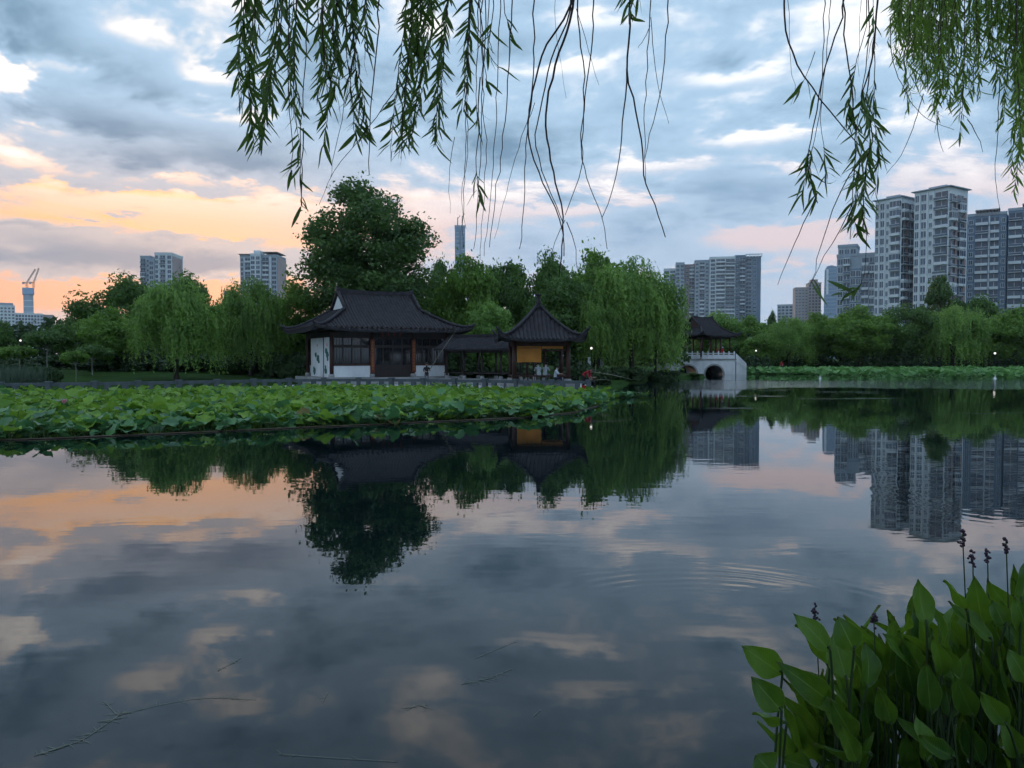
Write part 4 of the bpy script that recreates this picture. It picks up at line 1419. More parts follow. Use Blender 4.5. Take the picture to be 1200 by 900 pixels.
def el_balcony(w, st, d, slab, gl, solid):
    mb = MB().box(0.1, w - 0.1, -0.03, 0.1, 0.22, st - 0.28, 1)
    mb.box(0, w, -d, 0.05, -0.02, 0.18)
    if solid:
        mb.box(0, w, -d, -d + 0.10, 0.18, 1.05).box(0, 0.1, -d + 0.1, 0.05, 0.18, 1.05).box(w - 0.1, w, -d + 0.1, 0.05, 0.18, 1.05)
    else:
        mb.box(0, w, -d, -d + 0.04, 0.18, 0.95, 1).box(0, w, -d - 0.03, -d + 0.07, 0.95, 1.06)
    mb.box(w * 0.5 - 0.07, w * 0.5 + 0.07, -0.1, 0.1, 0.2, st - 0.28)
    return mb.mesh('balcony', [slab, gl])
VAR = random.Random(4)
def el_enclosed(w, st, d, slab, gl):
    mb = MB().box(0.06, w - 0.06, -d + 0.06, 0.05, 0.9, st - 0.35, 1).box(0, w, -d, 0.05, -0.02, 0.9)
    mb.box(0, w, -d, 0.05, st - 0.35, st - 0.15)
    for k in range(4):
        x = w * k / 3
        mb.box(max(0, x - 0.05), min(w, x + 0.05), -d + 0.02, -d + 0.1, 0.9, st - 0.35)
    mb.box(w * 0.62, w * 0.62 + 0.9, -d - 0.35, -d, 0.1, 0.75)
    return mb.mesh('balcony', [slab, gl])
def facade(root, org, ang, W, z0, z1, st, cols, zvis, wall, slab, gl, d=1.2, stag=None):
    """hang storey after storey of windows and balconies on one wall plane"""
    u = Vector((math.cos(ang), math.sin(ang), 0))
    n = int((z1 - z0 - 0.6) / st)
    for (f0, f1, kind) in cols:
        x0, x1 = f0 * W, f1 * W
        w = x1 - x0
        if kind == 'p':
            nrm = Vector((math.sin(ang), -math.cos(ang), 0))
            link('pier', MB().box(0, w, -0.35, 0.2, z0, z1 - 0.2).mesh('pier', slab), root, org + u * x0, (0, 0, ang))
            continue
        for k in range(n):
            z = z1 - 0.6 - (k + 1) * st
            if z < zvis:
                break
            off = 0.0
            if kind in 'wW':
                mrg = w * (0.16 if kind == 'w' else 0.05)
                hh = st * (0.52 if kind == 'w' else 0.70)
                me = cached(('w', round(w - 2 * mrg, 2), round(hh, 2), wall.name, gl.name), lambda: el_window(w - 2 * mrg, hh, slab, gl))
                link('window', me, root, org + u * (x0 + mrg) + Vector((0, 0, z + st * 0.2)), (0, 0, ang))
            elif kind in 'bBhd':
                if kind == 'h' and k % 2:
                    off = 0.0
                    dd = d * 0.5
                else:
                    dd = d
                sol = kind in 'bh'
                if VAR.random() < 0.28:
                    sol = not sol
                if VAR.random() < 0.22 and kind != 'h':
                    me = cached(('e', round(w, 2), round(st, 2), round(dd, 2), slab.name, gl.name), lambda: el_enclosed(w, st, dd, slab, gl))
                    link('balcony', me, root, org + u * x0 + Vector((0, 0, z)), (0, 0, ang))
                    continue
                me = cached(('b', round(w, 2), round(st, 2), round(dd, 2), slab.name, gl.name, sol), lambda: el_balcony(w, st, dd, slab, gl, sol))
                link('balcony', me, root, org + u * x0 + Vector((0, 0, z)), (0, 0, ang))
def volume(root, x0, x1, y0, y1, z1, mat, z0=0.0, rim=True, nm='wall', roofmat=None):
    o = MB().box(x0, x1, y0, y1, z0, z1).obj(nm, mat, root)
    if rim:
        t_ = 0.35
        r_ = MB().box(x0 - 0.15, x1 + 0.15, y0 - 0.15, y0 + t_, z1, z1 + 1.1).box(x0 - 0.15, x1 + 0.15, y1 - t_, y1 + 0.15, z1, z1 + 1.1)
        r_.box(x0 - 0.15, x0 + t_, y0 + t_, y1 - t_, z1, z1 + 1.1).box(x1 - t_, x1 + 0.15, y0 + t_, y1 - t_, z1, z1 + 1.1)
        r_.obj('parapet', roofmat or mat, root)
    return o
def tower_root(name, label, px0, ptop, Y, off, cat='building', group=None):
    az = math.atan((px0 - CXP) / FPX)
    p = at(px0, ptop, Y)
    root = empty(name, (p.x, p.y, 0), -az - math.radians(off))
    tag(root, label, cat, group)
    return root, p.z, az
def span(dpx, Y, az, off=0.0):
    return dpx * Y * math.cos(az) / FPX / math.cos(math.radians(off))
def zat(py, Y):
    return at(600, py, Y).z
TG = 'apartment towers on the right'

def towers():
    # --- the two tall pale towers
    for (lab, px0, pm, px1, ptop, Y, off, seed) in (
            ('pale grey apartment tower with brown side, left of the highest tower', 1026, 1056, 1073, 236, 305, 30, 1),
            ('highest pale apartment tower with flat projecting roof and glassy corner', 1072, 1111, 1133, 226, 292, 30, 2)):
        root, H, az = tower_root('apartment_tower', lab, px0, ptop, Y, off, group=TG)
        W = span(pm - px0, Y, az, off); D_ = span(px1 - pm, Y, az) / math.sin(math.radians(off))
        st = 3.35
        zv = zat(385, Y)
        volume(root, 0, W, 0, D_, H, M_CONC, rim=False)
        # recessed side wall in brown
        MB().box(W + 0.003, W + 0.35, D_ * 0.30, D_ * 0.42, 0, H - 3).box(W + 0.003, W + 0.35, D_ * 0.78, D_ * 0.9, 0, H - 3).obj('brown_pier', M_BROWN, root)
        MB().box(-0.9, W + 1.0, -0.9, D_ + 0.8, H + 0.003, H + 0.35).box(W * 0.3, W * 0.8, D_ * 0.2, D_ * 0.7, H + 0.35, H + 1.5).obj('roof', M_CONC2, root)
        facade(root, Vector((0, 0, 0)), 0, W, 0, H - 0.5, st,
               [(0.02, 0.14, 'W'), (0.15, 0.185, 'p'), (0.20, 0.36, 'W'), (0.37, 0.405, 'p'), (0.42, 0.54, 'w'), (0.55, 0.585, 'p'), (0.60, 0.97, 'b')], zv, M_CONC, M_SLAB, M_TGLASS)
        facade(root, Vector((W, 0, 0)), math.pi / 2, D_, 0, H - 1.5, st,
               [(0.0, 0.30, 'B'), (0.43, 0.77, 'B')], zv, M_BROWN, M_SLAB, M_TGLASS2)
        facade(root, Vector((0, D_, 0)), -math.pi / 2, D_, 0, H - 1.5, st, [(0.1, 0.4, 'b'), (0.55, 0.9, 'w')], zv, M_CONC, M_SLAB, M_TGLASS)
    # --- lower stepped tower in front left
    root, H, az = tower_root('apartment_tower', 'lower grey tower left of the pale pair, half behind the hanging willow leaves', 981, 290, 318, 6, group=TG)
    W = span(46, 318, az)
    volume(root, 0, W, 0, 14, H - 4, M_CONC2); volume(root, W * 0.02, W * 0.5, 1.0, 12, H, M_CONC2, H - 4)
    MB().box(W * 0.34, W * 0.62, -0.5, 0.1, 0, H - 9).obj('glass_bay', M_CONC3, root)
    zv = zat(395, 318)
    facade(root, Vector((0, 0, 0)), 0, W, 0, H - 4, 3.3, [(0.02, 0.16, 'W'), (0.17, 0.33, 'B'), (0.63, 0.80, 'b'), (0.82, 0.98, 'B')], zv, M_CONC2, M_SLAB, M_TGLASS)
    facade(root, Vector((W * 0.34, -0.5, 0)), 0, W * 0.28, 0, H - 9, 3.3, [(0.05, 0.48, 'W'), (0.52, 0.95, 'W')], zv, M_CONC2, M_SLAB, M_TGLASS)
    facade(root, Vector((W * 0.02, 1.0, H - 4)), 0, W * 0.48, 0, 4, 3.3, [(0.05, 0.3, 'W'), (0.35, 0.6, 'W'), (0.65, 0.95, 'W')], -1, M_CONC2, M_SLAB, M_TGLASS)
    # --- the two blue-grey slabs at the right edge
    for (lab, px0, px1, ptop, Y, cols, top) in (
            ('blue-grey apartment slab with long white balcony lines, right of the highest tower', 1134, 1179, 247, 308,
             [(0.02, 0.17, 'w'), (0.21, 0.53, 'h'), (0.545, 0.575, 'p'), (0.59, 0.81, 'h'), (0.86, 0.98, 'w')], 1),
            ('blue-grey apartment slab cut off by the right edge of the picture', 1182, 1262, 240, 300,
             [(0.01, 0.20, 'b'), (0.22, 0.48, 'b'), (0.52, 0.74, 'h'), (0.78, 0.98, 'w')], 2)):
        root, H, az = tower_root('apartment_slab', lab, px0, ptop, Y, 2, group=TG)
        W = span(px1 - px0, Y, az)
        volume(root, 0, W, 0, 15, H - 2.5, M_CONC3, roofmat=M_CONC2)
        MB().box(W * 0.2, W * 0.83, -1.0, 9, H - 0.6, H - 0.2).obj('roof_canopy', M_TAN, root)
        for k in range(8):
            x = W * (0.22 + 0.08 * k)
            MB().box(x, x + 0.3, -0.5, -0.2, H - 2.5, H - 0.6).obj('canopy_post', M_TAN, root)
        MB().box(-2.6, -0.2, 1.5, 12, 0, H - 3.5).obj('stair_core', M_CONC3, root)
        facade(root, Vector((0, 0, 0)), 0, W, 0, H - 2.5, 3.15 if top == 1 else 3.3, cols, zat(385, Y), M_CONC3, M_SLAB, M_TGLASS2, d=1.4)
    # --- broad stepped block behind the bridge
    Y = 600
    root, H, az = tower_root('apartment_block', 'broad stepped apartment block behind the bridge pavilion', 778, 303, Y, 0)
    s = span(1, Y, az)
    zv = zat(420, Y)
    secs = [(0, 14, 315, 8, M_CONC, M_TGLASS, [(0.02, 0.48, 'W'), (0.52, 0.98, 'B')]),
            (14, 24, 309, 3, M_CONC2, M_TGLASS, [(0.05, 0.45, 'W'), (0.55, 0.95, 'W')]),
            (24, 36, 311, 6, M_BROWN, M_TGLASS2, [(0.05, 0.45, 'w'), (0.5, 0.97, 'B')]),
            (36, 53, 307, 2, M_CONC2, M_TGLASS2, [(0.02, 0.30, 'w'), (0.34, 0.66, 'B'), (0.70, 0.97, 'w')]),
            (53, 82, 304, 0, M_CONC, M_TGLASS, [(0.03, 0.22, 'W'), (0.25, 0.60, 'b'), (0.62, 0.98, 'B')]),
            (82, 94, 302, 4, M_CONC3, M_TGLASS2, [(0.05, 0.45, 'w'), (0.5, 0.95, 'B')]),
            (94, 112, 303, 7, M_CONC3, M_TGLASS2, [(0.05, 0.42, 'W'), (0.47, 0.75, 'w')])]
    for i, (a, b, pt, yy, wm, gm, cols) in enumerate(secs):
        zt = zat(pt, Y)
        volume(root, a * s, b * s - 0.02, yy, 24, zt, wm)
        facade(root, Vector((a * s, yy, 0)), 0, (b - a) * s, 0, zt, 3.0, cols, zv, wm, M_SLAB, gm, d=1.4)
    MB().box(94 * s, 113 * s, 4, 5, zat(302, Y) + 1.3, zat(302, Y) + 1.9).obj('roof_frame', M_SLAB, root)
    for k in range(6):
        MB().box((95 + 3.4 * k) * s, (95 + 3.4 * k) * s + 0.5, 4.2, 4.8, zat(303, Y), zat(302, Y) + 1.3).obj('roof_post', M_SLAB, root)
    # --- the small far group
    def plain(name, lab, px0, px1, ptop, Y, mat, gm, st, cols, depth=16, off=0.0, zrow=400, slab=None):
        root, H, az = tower_root(name, lab, px0, ptop, Y, off)
        W = span(px1 - px0, Y, az)
        volume(root, 0, W, 0, depth, H, mat)
        facade(root, Vector((0, 0, 0)), 0, W, 0, H, st, cols, zat(zrow, Y), mat, slab or M_SLAB, gm)
        return root, H, W
    six = lambda n, k: [((i + 0.1) / n, (i + 0.9) / n, k) for i in range(n)]
    plain('office_building', 'small grey office building left of the brown twin towers', 911, 929, 358, 900, M_CONC2, M_TGLASS, 3.6, six(4, 'W'))
    r_, H, W = plain('twin_tower', 'brown tower pair with rounded tops on the right skyline', 932, 947, 338, 820, M_TAN, M_TGLASS, 3.2, six(4, 'w'), 18, -8)
    x1 = W + span(15, 820, 0.38)
    volume(r_, W + 0.05, x1, -3, 15, H + 4.5, M_TAN); volume(r_, W + 3, x1 - 3, 0, 12, H + 8, M_TAN, H + 4.5)
    facade(r_, Vector((W, -3, 0)), 0, x1 - W, 0, H + 4.5, 3.2, six(4, 'w'), zat(400, 820), M_TAN, M_TAN, M_TGLASS2)
    # slim glass tower with rounded crown
    root, H, az = tower_root('glass_tower', 'slim blue glass tower beside the lower grey tower', 966, 311, 780, 0)
    W = span(17, 780, az)
    MB().box(0, W, 0, 15, 0, H - 30).obj('lower_wall', M_BGLASS, root)
    up = MB()
    prof = [(0.0, 0.0), (0.03, 26), (0.18, 30), (0.5, 31), (1.0, 29)]
    up.add([(W * f, 1.0, H - 31 + z) for f, z in prof] + [(W, 1.0, H - 31)] + [(W * f, 15, H - 31 + z) for f, z in prof] + [(W, 15, H - 31)],
           [(5, 4, 3, 2, 1, 0), (6, 7, 8, 9, 10, 11), (0, 1, 7, 6), (1, 2, 8, 7), (2, 3, 9, 8), (3, 4, 10, 9), (4, 5, 11, 10)])
    up.obj('upper_wall', M_BGLASS, root)
    for k in range(22):
        z = H - 4 - k * 3.6
        MB().box(W * 0.08, W * 0.98, -0.12 if z < H - 32 else 0.88, 0.05 if z < H - 32 else 1.05, z, z + 0.5).obj('floor_band', M_CONC2, root)
    MB().box(W * 0.15, W * 0.30, 0.4, 1.02, H - 29, H - 4).obj('pale_fin', M_SLAB, root)
    root, H, az = tower_root('podium_building', 'low pale podium at the foot of the slim glass tower', 961, 370, 760, 0)
    W = span(26, 760, az)
    volume(root, 0, W, 0, 14, H, M_BGLASS)
    for k in range(5):
        MB().box(W * (0.1 + 0.19 * k), W * (0.2 + 0.19 * k), -0.2, 0.05, H - 20, H - 1.5).obj('panel', M_SLAB if k % 2 else M_PINKW, root)

    # --- left skyline
    Y = 500
    root, H, az = tower_root('apartment_tower', 'grey apartment tower with pinkish flank above the bright willow', 162, 299, Y, 22)
    s = span(1, Y, az, 22)
    zv = zat(360, Y)
    volume(root, 0, 12 * s, 3, 22, H - 1, M_CONC2); volume(root, 12 * s, 18 * s, 0, 20, H - 3, M_CONC2); volume(root, 18 * s, 38 * s, 1.5, 22, H + 1, M_CONC)
    D_ = 15 * Y * math.cos(az) / FPX / math.sin(math.radians(22))
    MB().box(37 * s, 38 * s + 0.25, 2.5, D_, 0, H).obj('flank_wall', M_PINKW, root)
    facade(root, Vector((0, 3, 0)), 0, 12 * s, 0, H - 1, 3.1, [(0.03, 0.5, 'B'), (0.55, 0.97, 'w')], zv, M_CONC2, M_SLAB, M_TGLASS2)
    facade(root, Vector((12 * s, 0, 0)), 0, 6 * s, 0, H - 3, 3.1, [(0.1, 0.9, 'W')], zv, M_CONC2, M_SLAB, M_TGLASS2)
    facade(root, Vector((18 * s, 1.5, 0)), 0, 20 * s, 0, H + 1, 3.1, [(0.03, 0.2, 'W'), (0.24, 0.28, 'p'), (0.32, 0.62, 'B'), (0.66, 0.70, 'p'), (0.74, 0.97, 'W')], zv, M_CONC, M_SLAB, M_TGLASS)
    Y = 520
    root, H, az = tower_root('apartment_tower', 'apartment tower with flat roof rims and pinkish flank left of the poplar', 280, 298, Y, 20)
    s = span(1, Y, az, 20)
    zv = zat(370, Y)
    volume(root, 0, 13 * s, 2, 20, H - 1.5, M_CONC2); volume(root, 13 * s, 25 * s, 0, 20, H - 0.5, M_CONC); volume(root, 25 * s, 43 * s, 2.5, 22, H - 1, M_CONC2)
    MB().box(-0.8, 12 * s, 1, 18, H, H + 0.5).box(26 * s, 44 * s, 1.5, 20, H + 1.4, H + 1.9).obj('roof_rim', M_BROWN, root)
    for k in range(5):
        MB().box((27 + 3.7 * k) * s, (27 + 3.7 * k) * s + 0.4, 3, 3.4, H - 1, H + 1.4).obj('roof_post', M_BROWN, root)
    volume(root, 15 * s, 22 * s, 4, 14, H + 2, M_CONC, H - 0.5)
    D_ = 14 * Y * math.cos(az) / FPX / math.sin(math.radians(20))
    MB().box(42 * s, 43 * s + 0.25, 3.5, D_, 0, H - 1.5).obj('flank_wall', M_PINKW, root)
    facade(root, Vector((0, 2, 0)), 0, 13 * s, 0, H - 1.5, 3.1, [(0.03, 0.3, 'W'), (0.34, 0.4, 'p'), (0.45, 0.95, 'B')], zv, M_CONC2, M_SLAB, M_TGLASS)
    facade(root, Vector((13 * s, 0, 0)), 0, 12 * s, 0, H - 0.5, 3.1, [(0.05, 0.45, 'W'), (0.55, 0.95, 'W')], zv, M_CONC, M_SLAB, M_TGLASS)
    facade(root, Vector((25 * s, 2.5, 0)), 0, 18 * s, 0, H - 1, 3.1, [(0.05, 0.45, 'b'), (0.5, 0.6, 'p'), (0.64, 0.95, 'W')], zv, M_CONC2, M_SLAB, M_TGLASS2)
    plain('office_building', 'small building low between the willows under the left tower with roof rims', 262, 279, 342, 800, M_PINKW, M_TGLASS, 3.4, six(4, 'w'), zrow=372)
    # white office block with the unfinished concrete core and its two cranes
    Y = 900
    root, H, az = tower_root('office_block', 'white gridded office block at the far left skyline', -14, 362, Y, 0)
    s = span(1, Y, az)
    volume(root, 0, 32 * s, 0, 26, zat(358, Y), M_CONC); volume(root, 32 * s, 66 * s, -3, 24, zat(367, Y), M_CONC); volume(root, 66 * s, 80 * s, 0, 22, zat(368, Y), M_TAN)
    volume(root, 14 * s, 30 * s, 4, 18, zat(355, Y), M_CONC2, zat(358, Y))
    facade(root, Vector((0, 0, 0)), 0, 32 * s, 0, zat(358, Y), 3.8, six(7, 'w'), zat(396, Y), M_CONC, M_SLAB, M_TGLASS)
    facade(root, Vector((32 * s, -3, 0)), 0, 34 * s, 0, zat(367, Y), 3.8, six(9, 'W'), zat(396, Y), M_CONC, M_SLAB, M_TGLASS)
    facade(root, Vector((66 * s, 0, 0)), 0, 14 * s, 0, zat(368, Y), 3.8, six(4, 'w'), zat(396, Y), M_TAN, M_SLAB, M_TGLASS)
    Y = 940
    root, H, az = tower_root('unfinished_tower', 'slim concrete tower core under construction at the far left', 27, 337, Y, 0)
    W = span(12, Y, az)
    MB().box(0, W, 0, 12, 0, H - 8).obj('core_wall', M_CONC2, root)
    MB().box(-1.0, W + 1.0, -1.2, 13.2, H - 8, H).obj('climbing_screen', M_BGLASS, root)
    for k in range(7):
        MB().box(-0.15, W + 0.15, -0.3, 0, H - 16 - k * 7, H - 15.2 - k * 7).obj('floor_band', M_CONC, root)
    base = root.matrix_world
    def crane(px, top_row, jib_px, jib_row, lab):
        p = at(px, 337, Y)
        r = empty('tower_crane', (p.x, Y + 5, p.z + 0.2))
        tag(r, lab, 'crane', 'cranes on the unfinished tower')
        zt = at(px, top_row, Y).z - p.z
        def lattice(a, b, w_, nm):
            a, b = Vector(a), Vector(b)
            d = (b - a).normalized(); e = d.cross(Vector((0, 1, 0))).normalized() * w_
            f_ = Vector((0, w_, 0))
            mb = MB()
            cs_ = [e + f_, e - f_, -e - f_, -e + f_]
            for c in cs_:
                mb.tube([a + c, b + c], 0.16, 4)
            n = max(3, int((b - a).length / 2.5))
            for k in range(n):
                for i in range(4):
                    mb.tube([a.lerp(b, k / n) + cs_[i], a.lerp(b, (k + 1) / n) + cs_[(i + 1) % 4]], 0.10, 3)
            mb.obj(nm, M_STONE, r)
        lattice((0, 0, 0), (0, 0, zt), 0.9, 'mast')
        j = at(jib_px, jib_row, Y)
        lattice((0, 0, zt), (j.x - p.x, 0, j.z - p.z), 0.6, 'jib')
        lattice((0, 0, zt), (-4.5 * (1 if jib_px > px else -1), 0, zt + 0.5), 0.6, 'counter_jib')
        MB().box(-5.2, -3.2, -1, 1, zt - 1.6, zt + 0.6).obj('counterweight', M_CONC2, r)
    crane(28.5, 331, 38.5, 315, 'left-hand luffing crane on the unfinished tower')
    crane(36.5, 331, 42.5, 314, 'right-hand luffing crane on the unfinished tower')
    # tall tower behind the central trees
    Y = 1300
    root, H, az = tower_root('skyscraper', 'slim blue skyscraper with rooftop cranes above the central trees', 533, 266, Y, 0)
    W = span(12, Y, az)
    MB().box(0, W, 0, W, 0, H).obj('wall', M_BGLASS, root)
    MB().box(-0.3, W + 0.3, -0.3, W, H + 0.01, H + 3).obj('crown', M_CONC2, root)
    MB().box(W * 0.44, W * 0.60, -0.6, 0, 0, H - 4).obj('pier', M_CONC3, root)
    for k in range(14):
        MB().box(W * 0.05, W * 0.42, -0.35, 0, H - 10 - k * 7, H - 8.5 - k * 7).box(W * 0.62, W * 0.95, -0.35, 0, H - 10 - k * 7, H - 8.5 - k * 7).obj('floor_band', M_CONC2, root)
    for f_, hh in ((0.28, 14), (0.72, 17)):
        MB().tube([(W * f_, 4, H + 3), (W * f_, 4, H + 3 + hh)], [0.9, 0.5], 6).tube([(W * f_, 4, H + hh), (W * f_ + 4, 4, H + 6 + hh)], 0.5, 5).obj('mast', M_STONE, root)
towers()

# ------------------------------------------------------------------ lamps
def lamp(px, py, Y, label, r=0.19):
    p = at(px, py, Y)
    gz = ground_at(p.x, Y)
    root = tag(empty('garden_lamp', (p.x, Y, gz)), label, 'lamp', 'lit garden lamps')
    h = p.z - gz
    MB().lathe([(0.10, 0), (0.10, 0.25), (0.05, 0.4), (0.045, h - r - 0.05), (0.09, h - r)], 8).obj('post', M_METAL, root, True)
    MB().lathe([(0.05, h - r), (r * .8, h - r * .6), (r, h), (r * .8, h + r * .6), (0.04, h + r)], 10).obj('globe', M_LAMP, root, True)
    MB().lathe([(r * .5, h + r * 0.9), (r * .55, h + r), (0.02, h + r * 1.25)], 8).obj('cap', M_METAL, root)
lamp(24, 399, 90, 'lit lamp beside the umbrella-shaped tree at the far left', 0.11)
lamp(693, 408, 66, 'lit lamp right of the square pavilion', 0.10)
lamp(886, 411, 120, 'lit lamp right of the bridge steps', 0.12)
lamp(1166, 414, 130, 'lit lamp among the trees near the right edge', 0.18)
lamp(214, 433, 80, 'low lit lamp behind the bright willow trunk', 0.09)
lamp(200, 433, 84, 'low lit lamp left of the bright willow trunk', 0.08)

# pale posts and signs glimpsed behind the pavilion
def sign(px, py, Y, w, h, label):
    p = at(px, py, Y)
    gz = ground_at(p.x, Y)
    root = tag(empty('notice_board', (p.x, Y, gz)), label, 'sign', 'pale notice boards in the shade')
    MB().box(-w / 2, w / 2, -0.04, 0.04, p.z - gz - h / 2, p.z - gz + h / 2).obj('panel', M_WHITE, root)
    for s in (-1, 1):
        MB().box(s * w * 0.4 - 0.03, s * w * 0.4 + 0.03, 0.045, 0.10, -0.1, p.z - gz + h / 2 - 0.05).obj('leg', M_METAL, root)
sign(677, 425, 84, 0.9, 0.45, 'pale notice board just right of the square pavilion')
sign(690.5, 423.5, 80, 0.30, 0.85, 'narrow pale board under the lit lamp')
sign(705.5, 425, 86, 0.42, 0.75, 'pale board between the dark tree trunks right of the pavilion')

# ------------------------------------------------------------------ people
M_SKIN = surf('skin', (0.36, 0.22, 0.16), (0.30, 0.18, 0.13), 0.6, 6)
M_HAIR = surf('black_hair', (0.012, 0.011, 0.011), None, 0.5, 9)
def cloth_mat(n, c):
    return surf(n, c, tuple(k * 0.75 for k in c), 0.9, 7)
C_BLACK, C_WHITE, C_RED, C_NAVY, C_GREY, C_JEANS = (cloth_mat('black_cloth', (0.018, 0.018, 0.022)), cloth_mat('white_cloth', (0.55, 0.60, 0.68)), cloth_mat('red_cloth', (0.42, 0.03, 0.05)),
    cloth_mat('navy_cloth', (0.02, 0.024, 0.05)), cloth_mat('grey_cloth', (0.16, 0.17, 0.19)), cloth_mat('blue_jeans', (0.05, 0.07, 0.12)))
M_REDPLASTIC = surf('red_plastic', (0.55, 0.03, 0.03), (0.45, 0.025, 0.025), 0.4, 5)
def person(loc, rz, pose, shirt, trousers, label, hat=None, held=None, arm_r=None, arm_l=None):
    """one skinned body; pose moves hips, chest and limbs"""
    P = {'pelvis': (0, 0, .92), 'waist': (0, 0, 1.08), 'chest': (0, -.01, 1.30), 'neck': (0, -.01, 1.46), 'head0': (0, -.02, 1.56), 'head1': (0, -.03, 1.68)}
    for s, S in ((-1, 'l'), (1, 'r')):
        P.update({'hip' + S: (.095 * s, 0, .90), 'knee' + S: (.10 * s, -.02, .48), 'ankle' + S: (.10 * s, .02, .09), 'toe' + S: (.11 * s, -.15, .04),
                  'sho' + S: (.18 * s, 0, 1.40), 'elb' + S: (.23 * s, .02, 1.12), 'wri' + S: (.22 * s, -.08, .89), 'hand' + S: (.22 * s, -.12, .81)})
    P.update(pose)
    R_ = {'pelvis': .145, 'waist': .13, 'chest': .155, 'neck': .055, 'head0': .085, 'head1': .10, 'hip': .10, 'knee': .062, 'ankle': .045, 'toe': .04, 'sho': .065, 'elb': .048, 'wri': .034, 'hand': .042}
    names = list(P)
    idx = {n: i for i, n in enumerate(names)}
    E = [('pelvis', 'waist'), ('waist', 'chest'), ('chest', 'neck'), ('neck', 'head0'), ('head0', 'head1')]
    for S in 'lr':
        E += [('pelvis', 'hip' + S), ('hip' + S, 'knee' + S), ('knee' + S, 'ankle' + S), ('ankle' + S, 'toe' + S), ('chest', 'sho' + S), ('sho' + S, 'elb' + S), ('elb' + S, 'wri' + S), ('wri' + S, 'hand' + S)]
    me = bpy.data.meshes.new('body')
    me.from_pydata([P[n] for n in names], [(idx[a], idx[b]) for a, b in E], [])
    tmp = bpy.data.objects.new('person', me)
    COL.objects.link(tmp)
    md = tmp.modifiers.new('skin', 'SKIN')
    for n in names:
        sv = me.skin_vertices[0].data[idx[n]]
        key = n if n in R_ else n[:-1]
        r = R_[key]
        sv.radius = (r, r * (0.8 if key in ('pelvis', 'waist', 'chest') else 1))
        sv.use_root = (n == 'pelvis')
    sb = tmp.modifiers.new('sub', 'SUBSURF'); sb.levels = 2; sb.render_levels = 2
    dg = bpy.context.evaluated_depsgraph_get()
    body = bpy.data.meshes.new_from_object(tmp.evaluated_get(dg))
    bpy.data.objects.remove(tmp)
    for m_ in (shirt, trousers, M_SKIN, M_HAIR, C_BLACK):
        body.materials.append(m_)
    seg = []
    for a, b in E:
        k = b.rstrip('lr') if b not in ('pelvis', 'waist', 'chest') else b
        mi = {'waist': 0, 'chest': 0, 'neck': 0, 'head0': 2, 'head1': 2}.get(b)
        if mi is None:
            k = b[:-1]
            mi = {'hip': 1, 'knee': 1, 'ankle': 1, 'toe': 4, 'sho': 0, 'elb': 0, 'wri': 2, 'hand': 2}[k]
        seg.append((Vector(P[a]), Vector(P[b]), mi))
    h0, h1 = Vector(P['head0']), Vector(P['head1'])
    for poly in body.polygons:
        c = poly.center
        best, bm = 9, 0
        for a, b, mi in seg:
            d = b - a
            t_ = max(0, min(1, (c - a).dot(d) / d.length_squared))
            q = (c - a - d * t_).length - (0.05 if mi == 0 else 0.0)
            if q < best:
                best, bm = q, mi
        poly.material_index = bm
        poly.use_smooth = True
    o = link('person', body, None, loc, (0, 0, rz))
    tag(o, label, 'person')
    up = (h1 - h0).normalized()
    hc = h1 + up * 0.02
    hair = MB().lathe([(0.088, -0.02), (0.112, 0.03), (0.10, 0.085), (0.05, 0.118), (0.01, 0.125)], 10).obj('hair', M_HAIR, o, True)
    hair.location = hc + Vector((0, .018, -0.03)); hair.rotation_euler = up.to_track_quat('Z', 'Y').to_euler()
    nose = MB().tube([(0, -.085, 0), (0, -.125, -.03), (0, -.09, -.045)], [.012, .018, .01], 5).obj('nose', M_SKIN, o, True)
    nose.location = hc + Vector((0, 0, -0.05))
    if hat:
        ht = MB().lathe([(0.19, 0.0), (0.185, 0.02), (0.115, 0.035), (0.11, 0.12), (0.04, 0.15)], 14).obj('hat', hat, o, True)
        ht.location = hc + Vector((0, 0, 0.03))
    return o
# man in black on the terrace with a rod
p = at(500, 444, 57.0)
person((p.x, 57.0, TERRACE_Z), math.radians(10), {'elbr': (.24, -.10, 1.16), 'wrir': (.16, -.32, 1.18), 'handr': (.14, -.39, 1.20), 'elbl': (-.22, -.08, 1.14), 'wril': (-.04, -.27, 1.10), 'handl': (.02, -.33, 1.11), 'kneel': (-.12, -.03, .48), 'anklel': (-.14, .04, .09), 'toel': (-.16, -.13, .04)},
       C_BLACK, C_GREY, 'person in black standing on the terrace with a raised fishing rod')
def rod(a, b, label, r=0.014):
    mid_ = (a + b) / 2 + Vector((0, 0, 0.06))
    o = MB().tube([a, mid_, b], [r * 1.5, r, r * 0.4], 6).obj('fishing_rod', M_ROD, None, True)
    return tag(o, label, 'fishing rod')
rod(at(503, 434, 56.6), at(536, 385, 55.0), 'long fishing rod raised from the person in black', 0.022)
